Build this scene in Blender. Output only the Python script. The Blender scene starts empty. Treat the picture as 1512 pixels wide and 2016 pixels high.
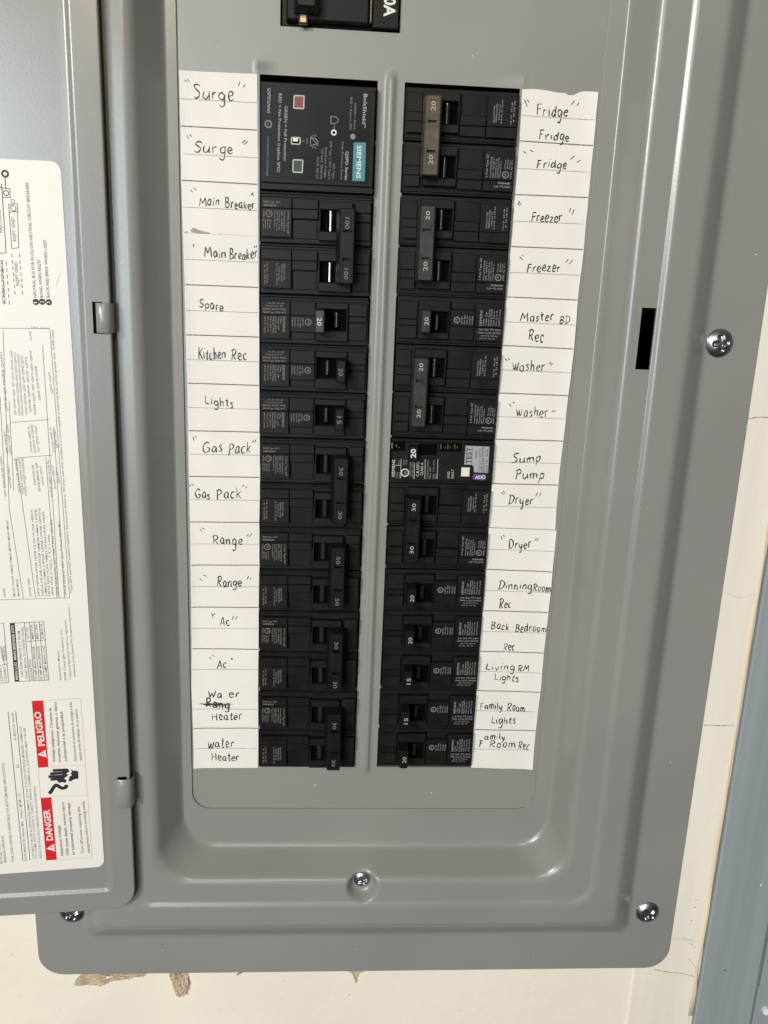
import bpy, bmesh, math, random
from mathutils import Vector, Matrix
from math import sin, cos, pi, radians, hypot

SC = bpy.context.scene
COL = SC.collection
random.seed(7)
MM = 0.001

# ------------------------------------------------------------------ camera
# solved from the one-inch pitch of the circuit directory rows; mm, x right, z up, y into the wall
CAM_F = 1655.78
CAM_C = Vector((39.81649, -455.80453, -102.36243))
CAM_R = ((0.9976919954831498, -0.05575035346289251, 0.03876312987379273),
         (0.02346152507644475, -0.25267786946425935, -0.9672659671073316),
         (0.06372000462913768, 0.965942955029828, -0.25078669948443716))
cd = bpy.data.cameras.new('camera')
cam = bpy.data.objects.new('camera', cd)
COL.objects.link(cam)
cd.sensor_fit = 'VERTICAL'
cd.sensor_height = 24.0
cd.lens = 24.0 * CAM_F / 2016.0
cd.clip_start = 0.01
cd.clip_end = 50
_r, _d, _f = [Vector(v) for v in CAM_R]
M3 = Matrix((_r, -_d, -_f)).transposed()
cam.matrix_world = Matrix.Translation(CAM_C * MM) @ M3.to_4x4()
SC.camera = cam
try:
    SC.cycles.caustics_reflective = False
    SC.cycles.caustics_refractive = False
except Exception:
    pass
SC.render.resolution_x, SC.render.resolution_y = 768, 1024

# ------------------------------------------------------------------ light
SC.view_settings.view_transform = 'Standard'
SC.view_settings.look = 'None'
SC.view_settings.gamma = 1
SC.view_settings.use_curve_mapping = False
SC.view_settings.exposure = -0.27

W = bpy.data.worlds.new('World')
SC.world = W
W.use_nodes = True
nt = W.node_tree
bg = nt.nodes['Background']
tc = nt.nodes.new('ShaderNodeTexCoord')
sx = nt.nodes.new('ShaderNodeSeparateXYZ')
rp = nt.nodes.new('ShaderNodeValToRGB')
mr = nt.nodes.new('ShaderNodeMapRange')
nt.links.new(tc.outputs['Generated'], sx.inputs[0])
nt.links.new(sx.outputs['Z'], mr.inputs['Value'])
mr.inputs['From Min'].default_value = -1
mr.inputs['From Max'].default_value = 1
nt.links.new(mr.outputs[0], rp.inputs[0])
el = rp.color_ramp.elements
el[0].position = 0.0; el[0].color = (0.20, 0.165, 0.125, 1)
el[1].position = 1.0; el[1].color = (0.62, 0.585, 0.52, 1)
e = el.new(0.42); e.color = (0.27, 0.25, 0.22, 1)
e = el.new(0.62); e.color = (0.40, 0.39, 0.37, 1)
nt.links.new(rp.outputs[0], bg.inputs['Color'])
bg.inputs['Strength'].default_value = 0.27


def area(name, loc, target, sx_, sy_, power, color):
    l = bpy.data.lights.new(name, 'AREA')
    l.shape = 'RECTANGLE'
    l.size, l.size_y = sx_, sy_
    l.energy = power
    l.color = color
    o = bpy.data.objects.new(name, l)
    COL.objects.link(o)
    o.location = loc
    o.rotation_euler = (Vector(target) - Vector(loc)).to_track_quat('-Z', 'Y').to_euler()
    return o


TGT = (0.06, 0, -0.2)
area('warm_room_lamp', (-1.10, -2.05, 0.55), TGT, 0.36, 0.36, 48, (1.0, 0.93, 0.835))
area('ceiling_lamp', (-0.05, -1.9, 0.72), TGT, 0.09, 0.42, 8, (1.0, 0.80, 0.50))
area('window_pane_light', (-0.84, -2.45, -0.02), TGT, 0.17, 1.05, 19, (0.72, 0.88, 1.0))
area('window_pane_light', (-0.58, -2.5, -0.02), TGT, 0.17, 1.05, 19, (0.72, 0.88, 1.0))


# ------------------------------------------------------------------ helpers
def V(x, z, d):
    return Vector((x * MM, -d * MM, z * MM))


def ray(px, py):
    a = Vector(((px - 756) / CAM_F, (py - 1008) / CAM_F, 1.0))
    return _r * a.x + _d * a.y + _f * a.z


def U(px, py, d=0.0):
    """point of the panel plane, d mm in front of the dead front, seen at this spot of the photo (x, z in mm)"""
    r = ray(px, py)
    t = (-d - CAM_C.y) / r.y
    q = CAM_C + r * t
    return q.x, q.z


DOOR_T = radians(4.6)
DOOR_P = Vector((-69.7, -27.0, 0.0))
DOOR_U = Vector((cos(DOOR_T), sin(DOOR_T), 0))
DOOR_N = Vector((sin(DOOR_T), -cos(DOOR_T), 0))


def Ud(px, py, off=0.0):
    """door-plane coordinates (u, v in mm) of a spot of the photo"""
    r = ray(px, py)
    P0 = DOOR_P + DOOR_N * off
    t = DOOR_N.dot(P0 - CAM_C) / DOOR_N.dot(r)
    q = CAM_C + r * t
    return (q - DOOR_P).dot(DOOR_U), q.z


def Dp(u, v, off):
    q = DOOR_P + DOOR_U * u + DOOR_N * off
    return Vector((q.x, q.y, v)) * MM


def newobj(name, bm, mat, parent=None, smooth=False, loc=None):
    me = bpy.data.meshes.new(name)
    bmesh.ops.recalc_face_normals(bm, faces=bm.faces)
    bm.to_mesh(me)
    bm.free()
    return link(name, me, mat, parent, smooth, loc)


def link(name, me, mat, parent=None, smooth=False, loc=None):
    if mat is not None:
        if isinstance(mat, (list, tuple)):
            for m in mat: me.materials.append(m)
        else:
            me.materials.append(mat)
    if smooth:
        for p in me.polygons: p.use_smooth = True
    o = bpy.data.objects.new(name, me)
    COL.objects.link(o)
    if parent is not None: o.parent = parent
    if loc is not None: o.location = loc
    return o


def empty(name, loc):
    o = bpy.data.objects.new(name, None)
    o.empty_display_size = 0.01
    COL.objects.link(o)
    o.location = loc
    return o


def tag(o, label=None, cat=None, group=None, kind=None):
    if label: o['label'] = label
    if cat: o['category'] = cat
    if group: o['group'] = group
    if kind: o['kind'] = kind
    return o


def box(bm, x0, x1, z0, z1, d0, d1, ch=0.25, f=V, tx=0.0, tz=0.0, mi=0):
    """block standing from depth d0 to d1 with a chamfered front edge; tx, tz narrow the front"""
    if z0 > z1: z0, z1 = z1, z0
    L = [(0, 0, d0), (tx, tz, d1 - ch if ch else d1)]
    if ch: L.append((tx + ch, tz + ch, d1))
    rows = []
    for ix, iz, d in L:
        rows.append([bm.verts.new(f(x, z, d)) for x, z in
                     ((x0 + ix, z0 + iz), (x1 - ix, z0 + iz), (x1 - ix, z1 - iz), (x0 + ix, z1 - iz))])
    fs = [bm.faces.new(rows[0][::-1]), bm.faces.new(rows[-1])]
    for a, b in zip(rows, rows[1:]):
        for i in range(4):
            fs.append(bm.faces.new((a[i], a[(i + 1) % 4], b[(i + 1) % 4], b[i])))
    for q in fs: q.material_index = mi


def poly(bm, pts, d0, d1, f=V):
    """flat outline extruded from d0 to d1"""
    a = [bm.verts.new(f(x, z, d0)) for x, z in pts]
    b = [bm.verts.new(f(x, z, d1)) for x, z in pts]
    bm.faces.new(b)
    bm.faces.new(a[::-1])
    n = len(pts)
    for i in range(n):
        bm.faces.new((a[i], a[(i + 1) % n], b[(i + 1) % n], b[i]))


def disc(bm, x, z, r, d0, d1, n=20, f=V):
    poly(bm, [(x + r * cos(2 * pi * i / n), z + r * sin(2 * pi * i / n)) for i in range(n)], d0, d1, f)


def tube(bm, pts, r, d, f=V, h=None, n=6, mi=0):
    """ink line: a flattened tube along pts (x, z in mm) lying at depth d"""
    if h is None: h = 0.07
    rr = r if isinstance(r, (list, tuple)) else [r] * len(pts)
    rows = []
    m = len(pts)
    for i, (x, z) in enumerate(pts):
        a = pts[max(i - 1, 0)]; b = pts[min(i + 1, m - 1)]
        tx, tz = b[0] - a[0], b[1] - a[1]
        l = hypot(tx, tz) or 1
        nx, nz = -tz / l, tx / l
        row = []
        for k in range(n):
            t = 2 * pi * k / n
            row.append(bm.verts.new(f(x + nx * rr[i] * cos(t), z + nz * rr[i] * cos(t), d + h * sin(t))))
        rows.append(row)
    for a, b in zip(rows, rows[1:]):
        for k in range(n):
            bm.faces.new((a[k], a[(k + 1) % n], b[(k + 1) % n], b[k])).material_index = mi
    bm.faces.new(rows[0][::-1]).material_index = mi
    bm.faces.new(rows[-1]).material_index = mi


def ring_tube(bm, x, z, r, w, d, f=V, n=22):
    tube(bm, [(x + r * cos(2 * pi * i / n), z + r * sin(2 * pi * i / n)) for i in range(n + 1)], w, d, f)


def rect_line(bm, x0, x1, z0, z1, w, d, f=V):
    for a, b in (((x0, z0), (x1, z0)), ((x1, z0), (x1, z1)), ((x1, z1), (x0, z1)), ((x0, z1), (x0, z0))):
        tube(bm, [a, b], w, d, f)


def catmull(pts, n=5):
    if len(pts) < 3: return pts
    out = []
    P = [pts[0]] + list(pts) + [pts[-1]]
    for i in range(1, len(P) - 2):
        p0, p1, p2, p3 = P[i - 1], P[i], P[i + 1], P[i + 2]
        for k in range(n):
            t = k / n
            out.append(tuple(0.5 * (2 * p1[j] + (p2[j] - p0[j]) * t + (2 * p0[j] - 5 * p1[j] + 4 * p2[j] - p3[j]) * t * t
                                    + (3 * p1[j] - p0[j] - 3 * p2[j] + p3[j]) * t ** 3) for j in (0, 1)))
    out.append(tuple(pts[-1]))
    return out


_tc = {}


def glyphs(s, bold):
    k = (s, bold)
    if k not in _tc:
        c = bpy.data.curves.new('lettering', 'FONT')
        c.body = s
        c.size = 1.0
        c.resolution_u = 2
        c.offset = bold
        o = bpy.data.objects.new('lettering', c)
        COL.objects.link(o)
        dg = bpy.context.evaluated_depsgraph_get()
        me = o.evaluated_get(dg).to_mesh()
        vs = [(v.co.x, v.co.y) for v in me.vertices]
        fs = [tuple(p.vertices) for p in me.polygons]
        o.evaluated_get(dg).to_mesh_clear()
        bpy.data.objects.remove(o)
        bpy.data.curves.remove(c)
        x0 = min(v[0] for v in vs); x1 = max(v[0] for v in vs)
        _tc[k] = (vs, fs, x0, x1)
    return _tc[k]


def txt(bm, s, p0, p1, h, d, f=V, bold=0.0, fit=True, mi=0):
    """printed text from p0 to p1 along its baseline, capitals h mm high, on the plane at depth d"""
    vs, fs, x0, x1 = glyphs(s, bold)
    tx, tz = p1[0] - p0[0], p1[1] - p0[1]
    L = hypot(tx, tz)
    tx, tz = tx / L, tz / L
    sy = h / 0.729
    sxx = L / (x1 - x0) if fit else sy
    V_ = []
    for x, y in vs:
        a = (x - x0) * sxx; b = y * sy
        V_.append(bm.verts.new(f(p0[0] + tx * a - tz * b, p0[1] + tz * a + tx * b, d)))
    for q in fs:
        try:
            fc = bm.faces.new([V_[i] for i in q]); fc.material_index = mi
        except ValueError:
            pass


# ------------------------------------------------------------------ materials
def mat(name, col, rough=0.5, metal=0.0, spec=0.5, noise=None, bump=None, coat=0.0, mix=0.0, emit=None):
    m = bpy.data.materials.new(name)
    m.use_nodes = True
    t = m.node_tree
    b = t.nodes['Principled BSDF']
    b.inputs['Base Color'].default_value = (*col, 1)
    b.inputs['Roughness'].default_value = rough
    b.inputs['Metallic'].default_value = metal
    b.inputs['Specular IOR Level'].default_value = spec
    if coat:
        b.inputs['Coat Weight'].default_value = coat
        b.inputs['Coat Roughness'].default_value = 0.12
    co = t.nodes.new('ShaderNodeTexCoord')
    if noise:
        sc, amt, det = noise[:3]
        n = t.nodes.new('ShaderNodeTexNoise')
        n.inputs['Scale'].default_value = sc
        n.inputs['Detail'].default_value = det
        if len(noise) > 3:
            mp = t.nodes.new('ShaderNodeMapping')
            mp.inputs['Scale'].default_value = noise[3]
            t.links.new(co.outputs['Object'], mp.inputs[0])
            t.links.new(mp.outputs[0], n.inputs['Vector'])
        else:
            t.links.new(co.outputs['Object'], n.inputs['Vector'])
        r = t.nodes.new('ShaderNodeMapRange')
        r.inputs['From Min'].default_value = 0.3
        r.inputs['From Max'].default_value = 0.7
        r.inputs['To Min'].default_value = 1 - amt
        r.inputs['To Max'].default_value = 1 + amt
        t.links.new(n.outputs['Fac'], r.inputs['Value'])
        mx = t.nodes.new('ShaderNodeMix')
        mx.data_type = 'RGBA'
        mx.blend_type = 'MULTIPLY'
        mx.inputs['Factor'].default_value = 1
        mx.inputs['A'].default_value = (*col, 1)
        t.links.new(r.outputs[0], mx.inputs['B'])
        t.links.new(mx.outputs['Result'], b.inputs['Base Color'])
        rr = t.nodes.new('ShaderNodeMapRange')
        rr.inputs['To Min'].default_value = rough * 0.72
        rr.inputs['To Max'].default_value = min(1, rough * 1.28)
        t.links.new(n.outputs['Fac'], rr.inputs['Value'])
        t.links.new(rr.outputs[0], b.inputs['Roughness'])
    if bump:
        sc, st, dist = bump
        n2 = t.nodes.new('ShaderNodeTexNoise')
        n2.inputs['Scale'].default_value = sc
        n2.inputs['Detail'].default_value = 3
        t.links.new(co.outputs['Object'], n2.inputs['Vector'])
        bp = t.nodes.new('ShaderNodeBump')
        bp.inputs['Strength'].default_value = st
        bp.inputs['Distance'].default_value = dist
        t.links.new(n2.outputs['Fac'], bp.inputs['Height'])
        t.links.new(bp.outputs[0], b.inputs['Normal'])
    if emit:
        b.inputs['Emission Color'].default_value = (*emit, 1)
        b.inputs['Emission Strength'].default_value = 1
    return m


GREY = mat('grey_enamel', (0.254, 0.252, 0.237), 0.27, spec=0.5, noise=(11, 0.05, 9), bump=(1000, 0.07, 0.0004))
GREYD = mat('grey_enamel_dead_front', (0.257, 0.253, 0.234), 0.38, spec=0.45, noise=(14, 0.05, 9), bump=(1100, 0.10, 0.0004))
GALV = mat('raw_steel_inside', (0.06, 0.06, 0.058), 0.6, 0.2)
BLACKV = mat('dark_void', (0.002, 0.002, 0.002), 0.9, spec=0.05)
PLAS = mat('black_phenolic', (0.0080, 0.0077, 0.0073), 0.47, spec=0.18, noise=(130, 0.25, 5), bump=(1500, 0.08, 0.0002))
PLASD = mat('black_phenolic_handle', (0.0078, 0.0076, 0.0074), 0.42, spec=0.2, noise=(160, 0.2, 4))
PLATE = mat('label_plate_black', (0.009, 0.009, 0.009), 0.5, spec=0.4, noise=(200, 0.3, 4))
BRONZE = mat('bronze_bar_plastic', (0.085, 0.066, 0.046), 0.30, spec=0.55, noise=(160, 0.25, 5))
TAUPE = mat('taupe_bar_plastic', (0.026, 0.023, 0.020), 0.40, spec=0.5, noise=(160, 0.25, 5))
STEEL = mat('polished_steel', (0.62, 0.64, 0.66), 0.17, 1.0)
STEELD = mat('dark_gloss_stem', (0.05, 0.052, 0.055), 0.2, 0.6)
ZINC = mat('zinc_plated_steel', (0.37, 0.39, 0.40), 0.33, 1.0, noise=(300, 0.25, 6))
BRASS = mat('brass_contact', (0.55, 0.40, 0.20), 0.35, 1.0)
PALEM = mat('pale_metal', (0.32, 0.255, 0.16), 0.42, 1.0)
PRINT = mat('grey_printing', (0.27, 0.245, 0.21), 0.7)
PRINTR = mat('cool_grey_printing', (0.32, 0.33, 0.335), 0.7)
WHITE = mat('white_printing', (0.72, 0.70, 0.66), 0.6)
NUM = mat('cream_number', (0.46, 0.43, 0.37), 0.6)
NUMD = mat('dim_number', (0.19, 0.175, 0.15), 0.6)
PAPER = mat('white_paper', (0.79, 0.745, 0.695), 0.85, spec=0.2, noise=(28, 0.025, 5), bump=(260, 0.12, 0.0006))
RULE = mat('printed_rule', (0.16, 0.145, 0.13), 0.8)
RULE2 = mat('thin_printed_rule', (0.27, 0.25, 0.225), 0.8)
INK = mat('black_pen_ink', (0.020, 0.019, 0.020), 0.5)
SMUDGE = mat('grey_smudge', (0.34, 0.32, 0.30), 0.9)
SMUDGE2 = mat('pale_smudge', (0.70, 0.65, 0.595), 0.9, noise=(60, 0.05, 5))
STICK = mat('sticker_vinyl', (0.80, 0.755, 0.70), 0.45, spec=0.35, noise=(20, 0.015, 3))
SINK = mat('sticker_ink', (0.05, 0.046, 0.044), 0.7)
SINKL = mat('sticker_light_ink', (0.13, 0.12, 0.11), 0.7)
SBLACK = mat('sticker_black', (0.012, 0.012, 0.012), 0.6)
RED = mat('safety_red', (0.60, 0.008, 0.010), 0.5)
PINK = mat('thin_red_line', (0.62, 0.30, 0.27), 0.6)
TEAL = mat('teal_logo_block', (0.035, 0.20, 0.24), 0.4)
SPD = mat('surge_label_film', (0.006, 0.0090, 0.0105), 0.32, spec=0.15, noise=(120, 0.12, 4))
REDW = mat('red_indicator', (0.17, 0.018, 0.022), 0.25)
GREENW = mat('green_indicator', (0.012, 0.055, 0.035), 0.25)
BUTTON = mat('cream_button', (0.80, 0.72, 0.60), 0.4)
TESTP = mat('silver_test_label', (0.46, 0.47, 0.47), 0.35, 0.3)
PURPLE = mat('purple_sticker', (0.10, 0.045, 0.17), 0.5)
WALLM = mat('cream_wall_paint', (0.83, 0.755, 0.65), 0.75, spec=0.25, noise=(7, 0.06, 9), bump=(120, 0.25, 0.0012))
STRIPM = mat('cream_gloss_paint', (0.83, 0.765, 0.665), 0.55, spec=0.35, noise=(5, 0.06, 6, (14, 14, 0.8)), bump=(60, 0.25, 0.0014))
PEACH = mat('peach_edge', (0.80, 0.655, 0.49), 0.6, noise=(20, 0.06, 4))
BLUE = mat('blue_grey_paint', (0.288, 0.318, 0.337), 0.45, spec=0.4, noise=(6, 0.10, 6, (16, 16, 0.5)), bump=(50, 0.2, 0.001))
CRACK = mat('crack_dark', (0.17, 0.145, 0.115), 0.9)
KRAFT = mat('torn_drywall_paper', (0.80, 0.68, 0.53), 0.9, noise=(120, 0.2, 6), bump=(220, 0.6, 0.002))
DUST = mat('pale_flake', (0.8, 0.8, 0.78), 0.8)


# ------------------------------------------------------------------ lofted pressed sheet
def smooth_profile(P, fil):
    """round each corner of a profile of ring parameters with a quadratic curve; fil = mm of run used on each side"""
    out = []
    n = len(P)

    def lerp(a, b, t): return tuple(x + (y - x) * t for x, y in zip(a, b))

    def dist(a, b): return max(hypot(a[1] - b[1], a[5] - b[5]), hypot(a[2] - b[2], a[5] - b[5]), 1e-6)
    for i, p in enumerate(P):
        r = fil[i]
        if i in (0, n - 1) or r <= 0:
            out.append(p); continue
        a = lerp(p, P[i - 1], min(0.45, r / dist(p, P[i - 1])))
        b = lerp(p, P[i + 1], min(0.45, r / dist(p, P[i + 1])))
        out.append(lerp(a, P[i - 1], 0.03))
        K = 6
        for k in range(K + 1):
            t = k / K
            out.append(tuple((1 - t) ** 2 * x + 2 * t * (1 - t) * y + t * t * z for x, y, z in zip(a, p, b)))
        out.append(lerp(b, P[i + 1], 0.03))
    return out


def densify(P, step):
    out = [P[0]]
    for a, b in zip(P, P[1:]):
        m = max(1, int(math.ceil(abs(a[2] - b[2]) / step)))
        for k in range(1, m + 1):
            out.append(tuple(x + (y - x) * k / m for x, y in zip(a, b)))
    return out


def loft(bm, P, xs=(), zs=(), f=V, deform=None, nc=9, skip=None):
    rows = []
    for (x0, x1, z0, z1, r, d) in P:
        pts = []
        for cx, cz, a0 in ((x1 - r, z0 + r, -90), (x1 - r, z1 - r, 0), (x0 + r, z1 - r, 90), (x0 + r, z0 + r, 180)):
            for k in range(nc):
                a = radians(a0 + 90 * k / (nc - 1))
                pts.append((cx + r * cos(a), cz + r * sin(a)))
            if a0 == -90:
                for z in zs: pts.append((x1, z))
            if a0 == 180:
                for x in xs: pts.append((x, z0))
        row = []
        for x, z in pts:
            dd = deform(x, z, d) if deform else d
            row.append(bm.verts.new(f(x, z, dd)))
        rows.append((row, pts, d))
    n = len(rows[0][0])
    for (a, pa, da), (b, pb, db) in zip(rows, rows[1:]):
        for i in range(n):
            j = (i + 1) % n
            if skip and skip(pa[i], pa[j], pb[i], pb[j]): continue
            bm.faces.new((a[i], a[j], b[j], b[i]))
    return rows


# ------------------------------------------------------------------ wall and surroundings
WALL_D = 9.0
bm = bmesh.new()
HX0, HX1, HZ0, HZ1 = -101, 233, -489, 300
for x0, x1, z0, z1 in ((-900, HX0, -900, 500), (HX0, HX1, -900, HZ0), (HX0, HX1, HZ1, 500), (HX1, 900, -900, 500)):
    vs = [bm.verts.new(V(x, z, WALL_D)) for x, z in ((x0, z0), (x1, z0), (x1, z1), (x0, z1))]
    bm.faces.new(vs)
bmesh.ops.remove_doubles(bm, verts=bm.verts, dist=1e-5)
wall = tag(newobj('wall', bm, WALLM), kind='structure')

bm = bmesh.new()
for px, py in ((36, 1961), (660, 1957), (688, 1959), (120, 1987), (905, 1990), (1040, 1945), (1180, 1975), (560, 1930), (420, 1975), (25, 1880)):
    x, z = U(px, py, WALL_D)
    disc(bm, x, z, random.uniform(.18, .42), WALL_D - .05, WALL_D + .06, 7)
newobj('wall_speck', bm, CRACK, wall)

# cream painted strip beside the panel
bm = bmesh.new()
box(bm, 244.7, 287.3, -900, 500, WALL_D - 2, WALL_D + 1.0, 0.6)
strip = tag(newobj('wall_strip', bm, STRIPM), kind='structure')
bm = bmesh.new()
pts = [(287.1 + 0.35 * sin(i * 1.7) + 0.25 * random.uniform(-1, 1), 500 - 20 * i) for i in range(54)]
tube(bm, pts, [1.5 + 0.5 * random.uniform(-1, 1) for _ in pts], WALL_D + 0.9, h=0.55, n=8)
newobj('edge_bead', bm, PEACH, strip, smooth=True)  # thin uneven peach-coloured line down the strip's right edge

bm = bmesh.new()
for base in ([(1471, 822), (1478, 824), (1486, 822), (1500, 821.5), (1520, 822)],
             [(1386, 1428), (1402, 1427.5), (1418, 1429), (1434, 1428), (1452, 1428)],
             [(1288, 1909), (1320, 1914.5), (1345, 1917), (1368, 1923)],
             [(1322, 1848), (1330, 1848.5), (1345, 1849), (1352, 1850), (1364, 1852)],
             [(1355, 1888), (1364, 1896), (1372, 1910)],
             [(1425, 1165), (1455, 1176), (1490, 1168)]):
    P = catmull([U(x, y, WALL_D + 1) for x, y in base], 4)
    P = [(x + random.uniform(-.12, .12), z + random.uniform(-.12, .12)) for x, z in P]
    w = 0.22 if base[0][0] in (1471, 1386, 1288) else 0.12
    if base[0][0] == 1425: w = 0.06
    tube(bm, P, [w * random.uniform(0.5, 1.3) for _ in P], WALL_D + 1.0, h=0.1)
newobj('crack', bm, CRACK, strip)
bm = bmesh.new()
for x, y in ((1348, 1846), (1360, 1849), (1364, 1852), (1358, 1858), (1363, 1862), (1368, 1866), (1366, 1788), (1371, 1772), (1362, 1812)):
    x, z = U(x + random.uniform(-2, 2), y + random.uniform(-2, 2), WALL_D + 1)
    disc(bm, x, z, random.uniform(0.2, 0.5), WALL_D + 0.9, WALL_D + 1.06, 7)
newobj('paint_fleck', bm, CRACK, strip)

# blue-grey board on the far right
bm = bmesh.new()
box(bm, 289.2, 328.0, -900, 500, WALL_D - 3, WALL_D + 4.0, 0.9)
board = tag(newobj('painted_board', bm, BLUE), 'blue-grey painted board running down the right edge of the wall', 'door casing')
bm = bmesh.new()
box(bm, 330.1, 700, -900, -536, WALL_D - 3, WALL_D + 3.0, 0.9)
box(bm, 330.1, 700, -535, 500, WALL_D - 3, WALL_D + 4.0, 0.9)
box(bm, 328.1, 330.0, -900, 500, WALL_D - 3, WALL_D + 0.5, 0)
newobj('inner_panel', bm, BLUE, board)
bm = bmesh.new()
x, z = U(1508, 1989, WALL_D + 3.5)
disc(bm, x, z, 2.6, WALL_D + 2.5, WALL_D + 5.0, 14)
newobj('paint_chip', bm, DUST, board)
bm = bmesh.new()
x, z = U(1497.6, 1742, WALL_D + 4)
disc(bm, x, z, 0.6, WALL_D + 3.9, WALL_D + 4.2, 7)
newobj('paint_chip', bm, DUST, board)
bm = bmesh.new()
tube(bm, [U(1425, 1908, WALL_D + 4), U(1428, 1911, WALL_D + 4), U(1431, 1913, WALL_D + 4)], [0.3, 0.55, 0.2], WALL_D + 4, h=0.2)
newobj('dark_nick', bm, CRACK, board)

# ------------------------------------------------------------------ electrical panel
panel = tag(empty('electrical_panel', V(66, -524, WALL_D)),
            'grey steel electrical panel cover with its door swung open, set in the wall', 'electrical panel')
PB = panel.location.copy()


def inpanel(o):
    o.parent = panel
    o.location = -PB
    return o


T = 160
SLX0, SLX1, SLZ0, SLZ1 = 196.7, 204.0, -135.3, -104.0
prof = [(-134.0, 266.2, -520.8, T + 100, 15, 9.1),
        (-134.0, 266.2, -520.8, T + 100, 15, 11.0),
        (-103.0, 235.9, -491.3, T + 70, 7, 11.2),
        (-92.0, 223.0, -477.0, T + 58, 6, 22.4),
        (-75.0, 207.1, -462.5, T + 42, 13, 22.5),
        (-72.4, 204.4, -459.8, T + 40, 13, 21.1),
        (-66.0, 196.7, -453.5, T + 33, 16, 20.7),
        (-57.6, 189.4, -445.8, T + 26, 20, 20.4),
        (-45.2, 180.8, -434.5, T + 12, 22, 1.7),
        (-39.5, 170.6, -409.6, T, 11, 1.1),
        (-39.5, 170.6, -409.6, T, 11, 0.05)]
fil = [0, 0.7, 2.6, 3.2, 1.3, 0.5, 0, 3.6, 3.0, 0.28, 0]
P = smooth_profile(prof, fil)
# keep a clean row on either side of the latch slot
P2 = densify(P, 1.6)
DX, DZ = U(713, 1734, 14.5)


def sstep(a, b, x):
    t = min(1, max(0, (x - a) / (b - a)))
    return t * t * (3 - 2 * t)


def dimple(x, z, d):
    r = hypot(x - DX, (z - DZ) * 0.96)
    if r > 10.5: return d
    k = sstep(5.2, 10.2, r)
    fl = 14.5
    return fl + (d - fl) * k


def slot_skip(a, b, c, e):
    xs_ = [q[0] for q in (a, b, c, e)]
    zs_ = [q[1] for q in (a, b, c, e)]
    return min(xs_) > SLX0 - 0.4 and max(xs_) < SLX1 + 0.35 and min(zs_) > SLZ0 - 0.1 and max(zs_) < SLZ1 + 0.1


bm = bmesh.new()
xs = [0, 20, 35, 45] + [DX - 12 + k for k in range(25)] + [90, 120, 150]
zs = [-350, -250, SLZ0, -120, SLZ1, -50, 20]
loft(bm, P2, xs, zs, V, dimple, skip=slot_skip)
es = [e for e in bm.edges if e.is_boundary and all(SLX0 - 1 < v.co.x / MM < SLX1 + 1 and SLZ0 - 1 < v.co.z / MM < SLZ1 + 1 for v in e.verts)]
for e in es:
    a, c = [v.co.copy() for v in e.verts]
    dy = Vector((0, 0.0014, 0))
    bm.faces.new([bm.verts.new(q) for q in (a, c, c + dy, a + dy)])
trim = inpanel(newobj('trim_frame', bm, GREY, smooth=True))

# the steel box behind, dark inside
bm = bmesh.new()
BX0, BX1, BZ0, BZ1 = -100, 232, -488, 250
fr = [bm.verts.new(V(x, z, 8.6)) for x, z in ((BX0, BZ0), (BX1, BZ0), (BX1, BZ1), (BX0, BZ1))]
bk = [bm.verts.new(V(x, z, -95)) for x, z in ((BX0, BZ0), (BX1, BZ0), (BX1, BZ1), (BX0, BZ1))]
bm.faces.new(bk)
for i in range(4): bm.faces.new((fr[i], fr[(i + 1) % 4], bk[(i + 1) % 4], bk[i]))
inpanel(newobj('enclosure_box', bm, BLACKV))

# dead front: plate with three cut-outs, centre ridge and twist-out nibs
CL0, CL1, CR0, CR1 = 0.3, 58.3, 71.7, 129.6
CZT, CZB = -0.5, -381.2
MX0, MX1, MZ = 10.1, 68.2, 21.2
gx = sorted([-58, -20, -4, -2.4, -1.6, -0.8, CL0, MX0, 30, 45, CL1, 60, 61.2, 62.2, 63.0, 63.8, 64.6, 65.2, 65.8, 66.6, 67.4, MX1, 69.2, CR0, 90, 110, CR1, 130.6, 131.6, 132.6, 134, 160, 189])
gz = sorted([-430, -400, -390, -386.5, -385, -383, CZB, -300, -200, -100, -40, CZT, 0.8, 1.8, 2.8, 3.8, 4.8, 5.8, 6.8, 9, 14, MZ, 40, 80, 130, 170])


def plate_d(x, z):
    d = 0.0
    if 61 < x < 69.3:
        a = abs(x - 65.0)
        hgt = 1.7 * (1 - sstep(0.6, 2.9, a))
        d += hgt * (1 - sstep(-0.5, 4.8, z)) * sstep(-386.5, -381.0, z)
    for cx in (-0.9, 131.1):
        if abs(x - cx) < 2:
            d += (0.7 if cx < 0 else 0.3) * (1 - sstep(0.2, 1.3, abs(x - cx))) * sstep(6.8, 3.8, z) * sstep(-0.6, 0.8, z) if z > -0.6 else 0
    return d


bm = bmesh.new()
vg = {}
for i, x in enumerate(gx):
    for j, z in enumerate(gz):
        vg[i, j] = bm.verts.new(V(x, z, plate_d(x, z)))
for i in range(len(gx) - 1):
    for j in range(len(gz) - 1):
        cx, cz = (gx[i] + gx[i + 1]) / 2, (gz[j] + gz[j + 1]) / 2
        if CZB < cz < CZT and (CL0 < cx < CL1 or CR0 < cx < CR1): continue
        if cz > MZ and MX0 < cx < MX1 and cz < 130: continue
        bm.faces.new((vg[i, j], vg[i + 1, j], vg[i + 1, j + 1], vg[i, j + 1]))
bmesh.ops.delete(bm, geom=[v for v in bm.verts if not v.link_faces], context='VERTS')
edges = [e for e in bm.edges if e.is_boundary]
r = bmesh.ops.extrude_edge_only(bm, edges=edges)
for v in r['geom']:
    if isinstance(v, bmesh.types.BMVert): v.co.y += 0.0016
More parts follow.
